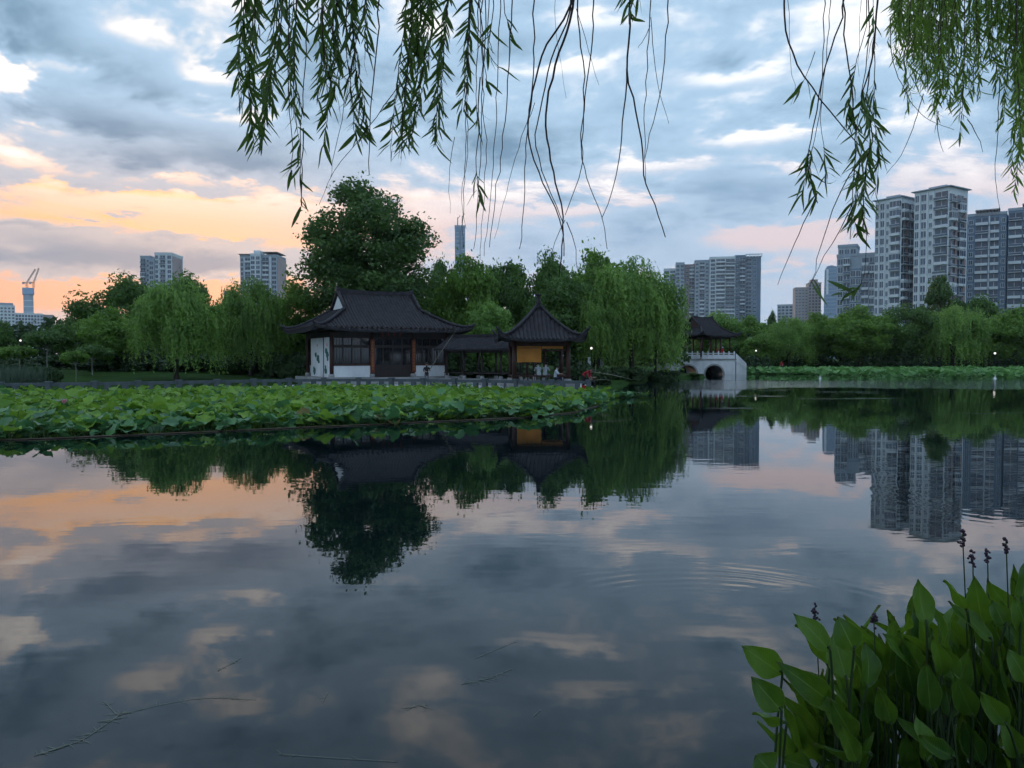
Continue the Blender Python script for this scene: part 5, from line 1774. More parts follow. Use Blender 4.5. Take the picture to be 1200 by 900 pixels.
# fisherman in a white shirt sitting on the railing before the pavilion
sit = {'pelvis': (0, 0, .52), 'waist': (0, -.03, .68), 'chest': (0, -.09, .90), 'neck': (0, -.13, 1.05), 'head0': (0, -.17, 1.14), 'head1': (0, -.20, 1.25),
       'hipl': (-.10, -.05, .50), 'hipr': (.10, -.05, .50), 'kneel': (-.13, -.46, .52), 'kneer': (.13, -.46, .52), 'anklel': (-.13, -.44, .09), 'ankler': (.13, -.44, .09),
       'toel': (-.13, -.60, .04), 'toer': (.13, -.60, .04), 'shol': (-.18, -.10, 1.0), 'shor': (.18, -.10, 1.0), 'elbl': (-.23, -.26, .80), 'elbr': (.23, -.26, .80),
       'wril': (-.14, -.47, .80), 'wrir': (.14, -.47, .80), 'handl': (-.10, -.55, .82), 'handr': (.10, -.55, .82)}
p = at(650, 444, 51.6)
person((p.x, 51.55, TERRACE_Z + 0.25), math.radians(75), sit, C_WHITE, C_NAVY, 'person in white shirt sitting at the railing before the square pavilion')
# fisherman in red bending over at the end of the terrace
bend = {'waist': (0, -.10, 1.04), 'chest': (0, -.34, 1.18), 'neck': (0, -.47, 1.22), 'head0': (0, -.55, 1.23), 'head1': (0, -.65, 1.24), 'shol': (-.18, -.40, 1.20), 'shor': (.18, -.40, 1.20),
        'elbl': (-.20, -.46, .92), 'elbr': (.20, -.46, .92), 'wril': (-.12, -.55, .72), 'wrir': (.12, -.58, .72), 'handl': (-.10, -.60, .64), 'handr': (.10, -.63, .64), 'pelvis': (0, .04, .90), 'kneel': (-.10, -.08, .48), 'kneer': (.10, -.08, .48)}
p = at(683, 444, 51.3)
person((p.x, 51.3, TERRACE_Z + 0.02), math.radians(62), bend, C_RED, C_BLACK, 'person in red top bending at the right end of the terrace')
p = at(689, 444, 51.9)
person((p.x, 51.9, TERRACE_Z), math.radians(70), dict(sit), C_NAVY, C_BLACK, 'person in dark clothes sitting beside the one in red')
rod(at(690, 435, 51.2), at(742, 445, 47.0), 'upper fishing rod pointing right over the water', 0.018)
rod(at(696, 445.6, 51.0), at(716, 446, 48.5), 'lower short fishing rod beside the red bucket', 0.018)
p = at(685.5, 449.5, 50.1)
b_ = tag(empty('bucket', (p.x, 50.65, TERRACE_Z)), 'small red bucket at the end of the terrace', 'bucket')
MB().lathe([(0.13, 0.0), (0.17, 0.30), (0.18, 0.31), (0.15, 0.30), (0.12, 0.03)], 14).obj('shell', M_REDPLASTIC, b_, True)
MB().tube([(0.17, 0, .3), (0.12, 0, .42), (0, 0, .47), (-.12, 0, .42), (-.17, 0, .3)], 0.012, 5).obj('handle', M_METAL, b_)
# two people resting inside the pavilion
for px, Yp, rz, lab in ((631.5, 53.1, 20, 'left person with dark hair sitting inside the square pavilion'), (638.5, 53.3, -30, 'right person with dark hair sitting inside the square pavilion')):
    q = at(px, 436, Yp)
    person((q.x, Yp, 0.86), math.radians(rz + 180), dict(sit), C_WHITE, C_GREY, lab)
# person on the bridge and one far along the right bank
q = at(847, 420, 121.5)
person((q.x, 121.75, 2.45), math.radians(5), {}, C_RED, C_NAVY, 'person in red with a white hat on the bridge', hat=C_WHITE)
q = at(840.5, 420, 122.5)
person((q.x, 122.4, 2.45), math.radians(50), {}, C_RED, C_BLACK, 'person in dark red behind the bridge balustrade')
q = at(916, 430, 133)
person((q.x, 133, ground_at(q.x, 133)), math.radians(-40), {}, C_RED, C_NAVY, 'person in red walking on the far bank path')
# white water jets in front of the far bank
M_FOAM = surf('foam', (0.75, 0.78, 0.8), (0.65, 0.68, 0.7), 0.8, 9)
for px, py, lab in ((961, 443.8, 'small white water jet left of centre before the far lotus strip'), (1166, 443.8, 'small white water jet near the right edge below the lamp')):
    q = gnd(px, py)
    rng = np.random.default_rng(int(px))
    mb = MB().lathe([(0.30, 0.0), (0.16, 0.12), (0.10, 0.34), (0.05, 0.62), (0.01, 0.80)], 9)
    for k in range(36):
        a = rng.random() * 6.28; r = 0.10 + 0.35 * rng.random(); z = 0.7 * rng.random() * (1 - r)
        c = (r * math.cos(a), r * math.sin(a), z)
        mb.lathe([(0.005, -.03), (.028, 0), (.005, .035)], 5, c)
    o = mb.obj('water_jet', M_FOAM)
    o.location = (q.x, q.y, -0.01)
    o.scale = (0.7, 0.7, 0.6)
    tag(o, lab, 'fountain', 'small water jets on the lake')

# ------------------------------------------------------------------ weed floating on the near water
M_WEED = surf('floating_weed', (0.26, 0.28, 0.22), (0.18, 0.2, 0.15), 0.6, 6)
def weed(pts, label, r=0.006, twigs=6, seed=0):
    twigs = int(twigs * 1.6)
    rng = random.Random(seed)
    P = [gnd(*p) + Vector((0, 0, 0.004)) for p in pts]
    r = r * 0.30
    mb = MB().tube(smooth_line(P, 0.06), r, 4)
    for k in range(twigs):
        i = rng.randrange(len(P) - 1)
        c = P[i].lerp(P[i + 1], rng.random())
        d = Vector((rng.uniform(-1, 1), rng.uniform(-.6, .6), 0)) * 0.09
        mb.tube([c, c + d], [r * 0.9, r * 0.5], 4)
    o = mb.obj('floating_weed', M_WEED, None, True)
    return tag(o, label, 'water weed', 'weed strands floating on the lake')
weed([(40, 886), (62, 879), (95, 868), (120, 852), (140, 838)], 'weed strand floating near the bottom left corner', 0.006, 22, 1)
weed([(140, 838), (190, 826), (240, 818), (300, 820)], 'long weed strand leading right from the bottom left one', 0.004, 10, 2)
weed([(122, 822), (138, 838), (150, 833)], 'short branching weed above the bottom left strand', 0.005, 8, 3)
weed([(255, 786), (275, 776), (282, 771)], 'thin weed strand left of the picture centre', 0.005, 6, 4)
weed([(540, 802), (570, 796), (600, 784)], 'weed strand floating below the centre', 0.004, 14, 5)
weed([(556, 772), (580, 762), (604, 752)], 'thin weed strand just below the middle', 0.004, 3, 6)
weed([(478, 832), (490, 826), (500, 830)], 'small weed tuft left of the lower centre', 0.004, 10, 7)
weed([(325, 884), (380, 888), (465, 893)], 'long faint weed line at the bottom edge', 0.004, 3, 8)
weed([(378, 824), (384, 812)], 'short weed stalk sticking up left of centre', 0.004, 1, 9)
weed([(625, 840), (634, 832)], 'short weed stalk right of the lower centre', 0.004, 1, 10)

# ------------------------------------------------------------------ overhanging willows close to the camera
M_NEARLEAF = leafmat('near_willow_leaf', (0.026, 0.064, 0.014), (0.100, 0.175, 0.032), 0.42, 0.45, cs=2.0)
M_NEARLEAF2 = leafmat('near_willow_leaf_bright', (0.075, 0.155, 0.022), (0.210, 0.330, 0.055), 0.48, 0.45, cs=1.0)
M_TWIG = surf('willow_twig', (0.050, 0.028, 0.024), (0.030, 0.020, 0.018), 0.7, 9)
def blade_arrays(seed, n=5, width=0.155, bend=0.12):
    """narrow willow leaf of unit length along +x"""
    rng = random.Random(seed)
    v, f = [], []
    tw = rng.uniform(-.3, .3)
    for i in range(n + 1):
        t_ = i / n
        w_ = width * 0.5 * (math.sin(math.pi * min(1, t_ * 0.93 + 0.05)) ** 0.75) * (1.15 - 0.35 * t_)
        z = -bend * t_ * t_ + 0.02 * math.sin(t_ * 6)
        y = 0.05 * math.sin(t_ * 2.4) * tw
        v += [(t_, y - w_, z + 0.25 * w_), (t_, y, z), (t_, y + w_, z + 0.25 * w_)]
    for i in range(n):
        a = i * 3
        f += [(a, a + 1, a + 4, a + 3), (a + 1, a + 2, a + 5, a + 4)]
    return np.array(v), np.array(f)
BLADES = [blade_arrays(s, 5, 0.115 + 0.05 * (s % 3) / 2, 0.05 + 0.12 * (s % 4) / 3) for s in range(8)]
def near_willow(name, label, trunk_pts, trunk_r, limbs, strands, leafmat_, n_single, leaf_len, seed, gap=0.0100):
    rng = np.random.default_rng(seed)
    root = tag(empty(name, trunk_pts[0]), label, 'tree')
    off = Vector(root.location)
    L_ = lambda pts: [Vector(p) - off for p in pts]
    MB().tube(L_(smooth_line(trunk_pts, 0.25)), list(np.linspace(trunk_r * 1.2, trunk_r * 0.6, len(smooth_line(trunk_pts, 0.25)))), 10).obj('trunk', M_BARK, root, True)
    for pts, r0 in limbs:
        q = L_(smooth_line(pts, 0.2))
        MB().tube(q, list(np.linspace(r0, r0 * 0.35, len(q))), 7).obj('limb', M_BARK, root, True)
    single_meshes = [np_mesh('leaf', v, f, leafmat_, True) for v, f in BLADES]
    todo = []
    for line, r, ranges, dens in strands:
        q = smooth_line(line, 0.04)
        q2 = [p + Vector((random.gauss(0, .0022), random.gauss(0, .0022), 0)) for p in q]
        br = MB().tube([p - off for p in q2], list(np.linspace(r, r * 0.45, len(q2))), 5).obj('branch', M_TWIG, root, True)
        d = 0.0
        nxt = 0.0
        side = 1
        for a, b in zip(q[:-1], q[1:]):
            ln = (b - a).length
            while nxt < d + ln:
                p = a.lerp(b, (nxt - d) / ln)
                z = p.z
                inside = any(lo <= z <= hi for lo, hi in ranges)
                if inside and rng.random() < dens:
                    t_ = (b - a).normalized()
                    o_ = t_.cross(Vector(rng.normal(size=3))).normalized()
                    k = rng.uniform(0.35, 1.7)
                    di = (t_ * 1.0 + o_ * k + Vector((0, 0, -0.35))).normalized()
                    s_ = leaf_len * rng.uniform(0.45, 1.3)
                    todo.append((br, p, di, s_, rng.random() * 6.28, int(rng.integers(0, len(BLADES)))))
                nxt += gap * rng.uniform(0.6, 1.5)
                side = -side
            d += ln
    # the largest leaves are objects of their own, the crowd is one part
    order = sorted(range(len(todo)), key=lambda i: -todo[i][3] / max(0.5, (todo[i][1] - Vector((0, 0, EYE))).length) + (0 if todo[i][1].z < EYE + 3 else 9))
    single = set(order[:n_single])
    V, F_, cnt = [], [], 0
    for i, (br, p, di, s_, roll, k) in enumerate(todo):
        m3 = di.to_track_quat('X', 'Z').to_matrix() @ Matrix.Rotation(roll, 3, 'X')
        if i in single:
            o = link('leaf', single_meshes[k], br)
            o.matrix_local = Matrix.Translation(p - off) @ m3.to_4x4() @ Matrix.Scale(s_, 4)
        else:
            v, f = BLADES[k]
            V.append((v * s_) @ np.array(m3).T + np.array(p - off)); F_.append(f + cnt); cnt += len(v)
    if V:
        o = link('foliage', np_mesh('foliage', np.concatenate(V), np.concatenate(F_), leafmat_, True), root)
        o['kind'] = 'stuff'
    print(name, 'leaves', len(todo))
    return root
def S(pts, D, r=0.0032, leafy=None, dens=0.8, copies=1, jit=7, dj=0.35):
    """strand through photo directions at about D metres; leafy = list of row ranges"""
    out = []
    for c in range(copies):
        dd = D + (random.uniform(-dj, dj) if c else 0)
        jx = random.gauss(0, jit) if c else 0
        cut = random.uniform(0.75, 1.02) if c else 1.0
        P = []
        for i, (px, py) in enumerate(pts):
            py2 = pts[0][1] + (py - pts[0][1]) * cut
            P.append(at(px + jx * (0.4 + 0.6 * i / len(pts)) + (random.gauss(0, 2) if c else 0), py2, dd + 0.05 * i))
        rg = []
        for lo, hi in (leafy or []):
            y_lo = pts[0][1] + (hi - pts[0][1]) * cut; y_hi = pts[0][1] + (lo - pts[0][1]) * cut
            rg.append((at(600, y_lo, dd + 0.1).z, at(600, y_hi, dd).z + (1.0 if lo < 0 else 0)))
        out.append((P, r, rg, dens))
    return out
T0 = -75
st = []
for pts, lf, dens, cp in [
        ([(302, T0), (296, 30), (290, 95), (298, 168)], [(T0, 178)], .85, 4),
        ([(286, T0), (283, 20), (279, 70), (281, 118)], [(T0, 125)], .8, 2),
        ([(330, T0), (322, 50), (312, 120), (307, 172)], [(T0, 180)], .85, 4),
        ([(352, T0), (346, 40), (344, 110), (352, 170)], [(T0, 172)], .75, 3),
        ([(364, T0), (358, 60), (353, 140), (352, 206), (354, 240)], [(150, 215)], .55, 1),
        ([(340, T0), (338, 90), (342, 160), (342, 205)], [(178, 208)], .6, 1),
        ([(356, 150), (354, 200), (353, 226), (352, 246)], [(222, 252)], .8, 1),
        ([(395, T0), (389, 40), (386, 110), (379, 172)], [(T0, 180)], .85, 4),
        ([(412, T0), (406, 30), (410, 100), (418, 166)], [(T0, 172)], .85, 3),
        ([(432, T0), (428, 10), (427, 70)], [(T0, 78)], .85, 2),
        ([(380, T0), (377, 20), (380, 70), (384, 110)], [(T0, 115)], .8, 3),
        ([(487, T0), (481, 30), (474, 110), (470, 186)], [(T0, 192)], .85, 3),
        ([(512, T0), (503, 20), (494, 90), (480, 168)], [(T0, 178)], .85, 4),
        ([(532, T0), (523, 20), (517, 100), (511, 172)], [(T0, 182)], .8, 3),
        ([(557, T0), (550, 10), (546, 80), (541, 132)], [(T0, 140)], .75, 2),
        ([(566, T0), (560, 40), (558, 110), (561, 148)], [(110, 148)], .9, 2),
        ([(500, T0), (494, 0), (490, 40), (488, 70)], [(T0, 76)], .85, 3),
        ([(562, 90), (560, 150), (558, 200), (562, 236)], [(188, 240)], .7, 1),
        ([(603, T0), (590, -5), (596, 30), (598, 46)], [(10, 50)], .5, 1),
        ([(578, T0), (577, 20), (572, 60), (585, 80)], [(0, 82)], .35, 2),
        ([(738, T0), (737, 0), (737, 22)], [(-20, 24)], .9, 2)]:
    st += S(pts, random.uniform(2.6, 3.1), 0.0026, lf, dens, cp)
# bare hanging twigs
for pts, r in [
        ([(448, T0), (441, 60), (434, 130), (432, 205)], .0030), ([(470, 96), (432, 150), (392, 200), (374, 240)], .0016), ([(420, 30), (404, 120), (390, 190), (386, 210)], .0016),
        ([(553, T0), (549, 60), (546, 160), (542, 292)], .0022), ([(572, T0), (567, 70), (563, 180), (556, 292)], .0024), ([(590, T0), (584, 60), (579, 180), (568, 300)], .0022),
        ([(606, T0), (597, 60), (590, 160), (574, 290)], .0024), ([(625, T0), (625, 70), (618, 160), (611, 292)], .0030), ([(560, T0), (566, 110), (570, 190), (562, 305)], .0020),
        ([(545, 100), (548, 180), (540, 232), (546, 268)], .0014), ([(628, 120), (612, 160), (596, 215), (580, 280)], .0014), ([(533, 160), (526, 210), (528, 250)], .0013),
        ([(672, T0), (668, 5), (641, 52), (624, 108), (619, 160), (636, 214), (657, 258), (661, 300)], .0042), ([(676, T0), (671, 10), (655, 62), (641, 120), (641, 162), (651, 214), (660, 254), (656, 325)], .0056),
        ([(668, T0), (668, 10), (646, 70), (632, 130), (628, 172), (646, 228), (660, 262)], .0034),
        ([(676, T0), (678, 20), (684, 90), (683, 178), (681, 198), (663, 252)], .0030), ([(700, T0), (694, 30), (690, 80), (684, 130), (682, 186), (704, 252), (712, 292)], .0030),
        ([(676, 10), (690, 60), (703, 100)], .0014), ([(664, 260), (674, 292), (676, 318)], .0016), ([(662, 258), (650, 284), (640, 318)], .0014),
        ([(740, T0), (738, 30), (735, 82), (745, 130), (753, 178), (754, 205), (767, 240), (780, 278)], .0044), ([(736, 80), (731, 130), (725, 186), (718, 222), (706, 256)], .0028),
        ([(765, T0), (760, 60), (755, 140), (757, 212)], .0022), ([(787, T0), (778, 80), (768, 130), (757, 186)], .0026), ([(762, 20), (768, 80), (777, 122), (784, 145)], .0016),
        ([(650, T0), (652, 40), (664, 115)], .0010), ([(762, 30), (752, 50), (748, 56)], .0014)]:
    st += S(pts, random.uniform(2.5, 3.0), r)
# the group hanging before the towers
for pts, r, lf, dens, cp in [
        ([(926, T0), (919, 18), (928, 62), (944, 90), (972, 130), (1008, 172), (1026, 190)], .0040, [(84, 100)], .5, 1),
        ([(955, 60), (944, 90), (932, 112)], .0014, [(84, 114)], .7, 1),
        ([(992, T0), (987, 20), (972, 60), (960, 110), (954, 150), (946, 190), (958, 238)], .0034, [(150, 236)], .85, 1),
        ([(966, T0), (964, 60), (962, 120), (952, 176), (940, 228)], .0022, [(155, 232)], .8, 1),
        ([(978, T0), (968, 70), (962, 140), (968, 196), (970, 215)], .0018, [(160, 218)], .7, 1),
        ([(920, T0), (926, 60), (931, 100), (928, 124)], .0012, [], 0, 1),
        ([(958, 226), (942, 262), (926, 298), (912, 334)], .0022, [], 0, 1),
        ([(988, T0), (990, 40), (996, 90), (1003, 150), (1000, 220), (996, 280)], .0034, [(180, 285)], .16, 1),
        ([(1031, T0), (1027, 20), (1020, 80), (1014, 120), (1020, 160), (1014, 210), (1012, 268)], .0034, [(92, 276)], .9, 2),
        ([(1018, T0), (1017, 60), (1010, 110), (1004, 170), (1000, 215)], .0022, [(95, 225)], .85, 2),
        ([(1025, 60), (1024, 130), (1030, 180), (1026, 226)], .0018, [(90, 230)], .75, 1),
        ([(1010, 170), (1005, 215), (1000, 250), (1006, 275)], .0018, [(180, 282)], .85, 1),
        ([(1022, T0), (1024, 20), (1024, 45)], .0018, [(0, 50)], .8, 1), ([(1012, T0), (1008, 20), (1006, 90)], .0012, [], 0, 1),
        ([(1016, 180), (988, 218), (966, 276), (951, 332)], .0024, [(318, 336)], .6, 1), ([(1000, 238), (984, 270), (966, 300), (950, 334)], .0018, [(322, 336)], .5, 1),
        ([(1016, 270), (1013, 320), (1003, 340), (985, 345)], .0014, [(325, 350)], .8, 1)]:
    st += S(pts, random.uniform(2.5, 2.9), r, lf, dens, cp)
near_willow('weeping_willow', 'overhanging willow whose long bare and leafy twigs hang across the top',
            [(-3.4, -2.6, 0.75), (-3.2, -2.5, 2.0), (-2.6, -2.1, 3.4), (-2.0, -1.5, 4.6)], 0.24,
            [([(-2.2, -1.7, 4.3), (-1.6, 0.2, 5.0), (-0.9, 1.8, 5.1), (-0.4, 3.2, 4.75)], 0.11), ([(-1.6, 0.2, 5.0), (-0.2, 1.6, 5.2), (0.7, 2.8, 4.9), (1.6, 3.2, 4.6)], 0.08),
             ([(-1.7, 0.0, 4.95), (-1.6, 1.6, 5.0), (-1.2, 2.8, 4.6)], 0.06)],
            st, M_NEARLEAF, 290, 0.080, 3)
st2 = []
for k in range(230):
    px = random.uniform(1048, 1300)
    lim = np.interp(px, [1045, 1070, 1105, 1140, 1165, 1180, 1200, 1300], [40, 100, 130, 118, 80, 130, 215, 220])
    end = lim * random.uniform(0.25, 1.0)
    D = random.uniform(5.2, 7.4)
    sway = random.gauss(0, 12)
    st2 += S([(px + 14, -150), (px + 6, -60), (px + sway * .5, end * 0.4), (px + sway, end)], D, 0.0032, [(-160, end + 5)], .72)
for pts in [[(1043, 20), (1046, 70), (1062, 110), (1085, 138), (1118, 152)], [(1082, 110), (1070, 150), (1056, 182), (1038, 204)], [(1100, 130), (1098, 150), (1105, 178)], [(1171, 90), (1169, 160), (1166, 200), (1171, 245)], [(1134, 140), (1146, 160), (1152, 178)]]:
    st2 += S(pts, 5.6, 0.0034)
for pts, lf in [([(1068, -60), (1066, 30), (1062, 80), (1064, 132)], (60, 138)), ([(1102, -60), (1100, 60), (1098, 120), (1098, 146)], (60, 150)), ([(1130, -60), (1130, 60), (1128, 120), (1124, 164)], (60, 168)),
                ([(1190, -60), (1192, 80), (1196, 160), (1188, 226)], (60, 230)), ([(1204, -60), (1203, 80), (1200, 150), (1206, 200)], (60, 214))]:
    st2 += S(pts, 5.4, 0.0032, [lf], .8, 2, 5)
near_willow('weeping_willow', 'finer-leaved willow canopy filling the top right corner',
            [(9.0, 4.6, 0.7), (8.8, 4.8, 2.2), (8.0, 5.2, 4.2), (7.0, 5.6, 6.0)], 0.26,
            [([(7.8, 5.3, 4.6), (6.4, 5.9, 6.2), (5.0, 6.3, 6.6), (3.7, 6.4, 6.2)], 0.10), ([(7.4, 5.4, 5.3), (6.4, 6.6, 6.9), (5.2, 7.0, 7.0), (4.4, 7.0, 6.8)], 0.09)],
            st2, M_NEARLEAF2, 290, 0.095, 5, gap=0.014)

# ------------------------------------------------------------------ broad-leaved water plants in the near corner
M_CANNA = None
def canna_mat():
    m_, t, out = new_mat('water_plant_leaf')
    oi = t.new('ShaderNodeObjectInfo')
    co = t.new('ShaderNodeTexCoord').outputs['Object']
    at_ = t.new('ShaderNodeAttribute', attribute_name='leaf_uv')
    x, y, z = t.sep(at_.outputs['Vector'])          # along the blade, across it
    ay = t.m('ABSOLUTE', y)
    vein = t.m('SINE', t.m('MULTIPLY', t.m('SUBTRACT', x, t.m('MULTIPLY', ay, 0.22)), 150.0))
    n1 = t.noise(co, 9.0, 4, 0.65)
    f = t.m('ADD', t.m('MULTIPLY', oi.outputs['Random'], 0.8), t.m('MULTIPLY', t.step(n1, 0.3, 0.7), 0.3), clamp=True)
    col = t.mix(f, (0.016, 0.066, 0.012), (0.095, 0.205, 0.020))
    col = t.mix(t.m('MULTIPLY', t.step(vein, 0.0, 1.0), 0.28), col, (0.012, 0.040, 0.010))
    rib = t.m('SUBTRACT', 1.0, t.step(ay, 0.02, 0.07))
    col = t.mix(t.m('MULTIPLY', rib, 0.6), col, (0.16, 0.26, 0.07))
    edge = t.step(ay, 0.90, 0.99)
    col = t.mix(t.m('MULTIPLY', edge, 0.5), col, (0.17, 0.25, 0.08))
    # withered tips and specks
    tip = t.m('MULTIPLY', t.step(x, 0.90, 1.0), t.step(n1, 0.42, 0.55))
    spot = t.step(t.noise(co, 42.0, 2, 0.5), 0.70, 0.76)
    col = t.mix(t.m('MULTIPLY', t.m('MAXIMUM', tip, t.m('MULTIPLY', spot, 0.6)), 0.8), col, (0.10, 0.065, 0.025))
    p = t.new('ShaderNodeBsdfPrincipled')
    t.put(p.inputs['Base Color'], col)
    p.inputs['Roughness'].default_value = 0.42
    p.inputs['Specular IOR Level'].default_value = 0.4
    b = t.new('ShaderNodeBump'); b.inputs['Strength'].default_value = 0.25; b.inputs['Distance'].default_value = 0.004
    t.put(b.inputs['Height'], vein); t.t.links.new(b.outputs[0], p.inputs['Normal'])
    tr = t.new('ShaderNodeBsdfTranslucent')
    t.put(tr.inputs[0], t.mix(0.5, col, (0.24, 0.40, 0.02)))
    mx = t.new('ShaderNodeMixShader'); mx.inputs[0].default_value = 0.34
    t.t.links.new(p.outputs[0], mx.inputs[1]); t.t.links.new(tr.outputs[0], mx.inputs[2])
    t.t.links.new(mx.outputs[0], out.inputs[0])
    return m_
M_CANNA = canna_mat()
M_STALK = surf('water_plant_stalk', (0.030, 0.058, 0.018), (0.020, 0.040, 0.012), 0.6, 6)
M_PURPLE = surf('purple_bloom', (0.030, 0.018, 0.035), (0.05, 0.025, 0.05), 0.8, 20)
def canna_blade(B, T, wv, bend, curl, stalk_to):
    """leaf blade from B to T with half-width vector wv, on a stalk from the water"""
    a = T - B
    nrm = a.cross(wv).normalized()
    Ln = a.length
    mb = MB()
    n, m_ = 10, 3
    v = []
    for i in range(n + 1):
        t_ = i / n
        prof = (math.sin(math.pi * t_ ** 0.80)) ** 0.92 if 0 < t_ < 1 else 0.0
        prof = prof * (1 - 0.12 * t_) + 0.002
        c = B + a * t_ + nrm * (bend * Ln * math.sin(t_ * math.pi * 0.9)) 
        for j in range(-m_, m_ + 1):
            u = j / m_
            v.append(c + wv * (u * prof) + nrm * (abs(u) ** 1.4 * curl * wv.length * prof) + nrm * 0.012 * math.sin(t_ * 9 + u * 4) * abs(u))
    w_ = 2 * m_ + 1
    f = [(i * w_ + j, i * w_ + j + 1, (i + 1) * w_ + j + 1, (i + 1) * w_ + j) for i in range(n) for j in range(w_ - 1)]
    mb.add(v, f, 0)
    k = B.lerp(stalk_to, 0.35) + Vector((0, 0, 0.10))
    mb.tube(smooth_line([stalk_to, k, B, B + a * 0.08], 0.08), [0.008] + [0.006] * 50 if False else 0.0065, 5, 1)
    return mb
PLANTS = [(905, 3.9), (955, 4.05), (1005, 3.85), (1060, 4.0), (1110, 3.9), (1160, 4.05), (1215, 3.9)]
def water_plants():
    rng = random.Random(12)
    labels = ['leftmost water plant of the corner clump, its big leaves leaning over the lake', 'second water plant of the clump, with a dark flower spike above its leaves',
              'third water plant of the clump, with one bright upright leaf', 'water plant in the middle of the clump, around the upright oval leaf',
              'water plant right of the upright oval leaf', 'tall water plant below the three dark flower spikes', 'water plant cut off by the right edge of the picture']
    roots = []
    for (px, Y), lab in zip(PLANTS, labels):
        x = (px - CXP) / FPX * Y
        roots.append(tag(empty('water_plant', (x, Y, 0.0)), lab, 'plant', 'broad-leaved water plants in the near corner'))
    leaves = [  # base, tip, apparent width in pixels
        ((917, 790), (869, 757), 35), ((973, 822), (908, 774), 32), ((916, 833), (880, 793), 34), ((973, 763), (930, 719), 26), ((972, 783), (930, 736), 11), ((1001, 762), (981, 722), 34),
        ((992, 797), (976, 742), 31), ((1040, 792), (1048, 722), 22), ((1053, 743), (1064, 714), 9), ((1086, 733), (1077, 679), 24), ((1134, 718), (1104, 682), 10), ((1152, 735), (1141, 674), 28),
        ((1163, 752), (1112, 704), 17), ((1178, 735), (1163, 704), 24), ((1185, 806), (1148, 759), 18), ((1071, 815), (1056, 750), 30), ((1091, 836), (1085, 776), 27), ((1000, 865), (972, 818), 30),
        ((922, 848), (881, 838), 9), ((936, 888), (918, 824), 17), ((926, 890), (915, 852), 26), ((1022, 884), (954, 872), 10), ((1058, 900), (1060, 856), 22), ((1118, 888), (1080, 862), 22),
        ((1196, 706), (1203, 655), 24), ((1104, 792), (1092, 745), 20), ((1120, 800), (1100, 756), 30), ((1205, 745), (1188, 698), 26), ((1016, 806), (1012, 752), 22), ((985, 835), (962, 800), 26),
        ((1030, 830), (1016, 790), 30), ((1045, 850), (1028, 808), 24), ((1140, 840), (1118, 790), 28), ((1160, 820), (1140, 775), 30), ((1180, 850), (1150, 812), 26), ((1205, 800), (1180, 760), 28),
        ((905, 905), (885, 885), 40), ((950, 900), (918, 890), 30), ((1005, 895), (985, 850), 22), ((1085, 892), (1072, 838), 20), ((1150, 896), (1128, 846), 26), ((1200, 890), (1172, 840), 28)]
    for k in range(235):
        px = rng.uniform(965, 1260); 
        top = np.interp(px, [965, 1000, 1060, 1120, 1200, 1260], [835, 790, 770, 740, 715, 700])
        py = rng.uniform(top + 10, 960)
        ln = rng.uniform(56, 100); an = math.radians(rng.gauss(110, 24))
        leaves.append(((px, py), (px + ln * math.cos(an), py - ln * math.sin(an)), rng.choice([8, 12, 16, 20, 24])))
    for k, ((bx, by), (tx, ty), wpx) in enumerate(leaves):
        wpx *= 1.06
        i = min(range(len(PLANTS)), key=lambda q: abs(PLANTS[q][0] - (bx + 8)))
        Y = PLANTS[i][1] + (rng.uniform(-0.25, 0.35) if k >= 42 else rng.uniform(-0.22, 0.05))
        if k >= 42:
            Y += 0.25
        B = at(bx, by, Y)
        T = at(tx, ty, Y + rng.uniform(-0.14, 0.10))
        a = T - B
        vdir = ((B + T) / 2 - Vector((0, 0, EYE))).normalized()
        s_ = a.cross(vdir).normalized()
        full = max(0.062, 0.5 * wpx * Y / FPX)
        c = min(1.0, 0.5 * wpx * Y / FPX / full)
        wv = (s_ * c + vdir * math.sqrt(max(0, 1 - c * c)) * rng.choice([-1, 1])) * full
        root = roots[i]
        off = Vector(root.location)
        foot = Vector((off.x + rng.uniform(-.10, .10), off.y + rng.uniform(-.08, .08), -0.1))
        mb = canna_blade(B - off, T - off, wv, rng.uniform(-.16, .20), rng.uniform(0.05, 0.5), foot - off)
        lf = mb.obj('leaf', [M_CANNA, M_STALK], root, True)
        uv = np.zeros((len(mb.v), 3), dtype=np.float32)
        uv[:77, 0] = np.repeat(np.arange(11) / 10, 7); uv[:77, 1] = np.tile(np.arange(-3, 4) / 3, 11)
        lf.data.attributes.new('leaf_uv', 'FLOAT_VECTOR', 'POINT').data.foreach_set('vector', uv.ravel())
    for (px, py), bx in (((955, 712), 966), ((1024, 722), 1030), ((1128, 626), 1140), ((1140, 650), 1142), ((1157, 648), 1164), ((1179, 634), 1188)):
        i = min(range(len(PLANTS)), key=lambda q: abs(PLANTS[q][0] - bx))
        root = roots[i]
        off = Vector(root.location)
        Y = PLANTS[i][1] + 0.1
        tp = at(px, py, Y)
        ft = Vector((at(bx, 900, Y).x, Y, -0.1))
        q = smooth_line([ft, ft.lerp(tp, .5) + Vector((.01, 0, 0)), tp], 0.1)
        sp = MB().tube([p - off for p in q], 0.0034, 5).obj('flower_stem', M_STALK, root, True)
        fl = MB()
        for m_ in range(20):
            h = rng.random()
            c = tp - off + Vector((rng.gauss(0, .009) * (1.1 - h), rng.gauss(0, .009), -0.07 + 0.085 * h))
            d = Vector((rng.gauss(0, 1), rng.gauss(0, 1), 0.9)).normalized() * rng.uniform(.010, .020)
            fl.tube([c, c + d * 0.6, c + d], [.003, .008, .002], 5)
        fl.obj('flower_spike', M_PURPLE, sp, True)
water_plants()

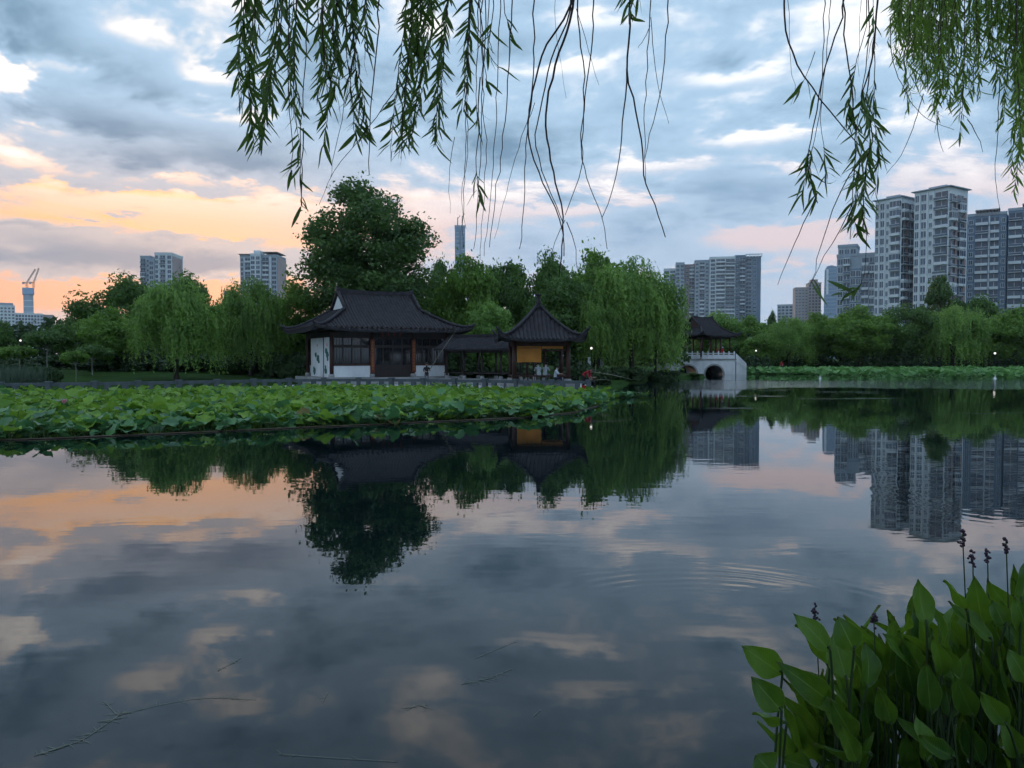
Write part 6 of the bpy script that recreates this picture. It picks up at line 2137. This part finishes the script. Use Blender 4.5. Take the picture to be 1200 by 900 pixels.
# ------------------------------------------------------------------ evening air
def haze():
    m_ = bpy.data.materials.new('haze')
    m_.use_nodes = True
    t = NT(m_.node_tree)
    t.n.clear()
    out = t.new('ShaderNodeOutputMaterial')
    v = t.new('ShaderNodeVolumePrincipled')
    v.inputs['Color'].default_value = (0.86, 0.92, 1.0, 1)
    v.inputs['Density'].default_value = 0.00008
    v.inputs['Anisotropy'].default_value = 0.2
    t.t.links.new(v.outputs[0], out.inputs['Volume'])
    o = MB().box(-2600, 2600, -420, 2600, -3.0, 260).obj('haze', m_)
    o['kind'] = 'stuff'
    o['label'] = 'thin evening haze over the lake and city'
haze()
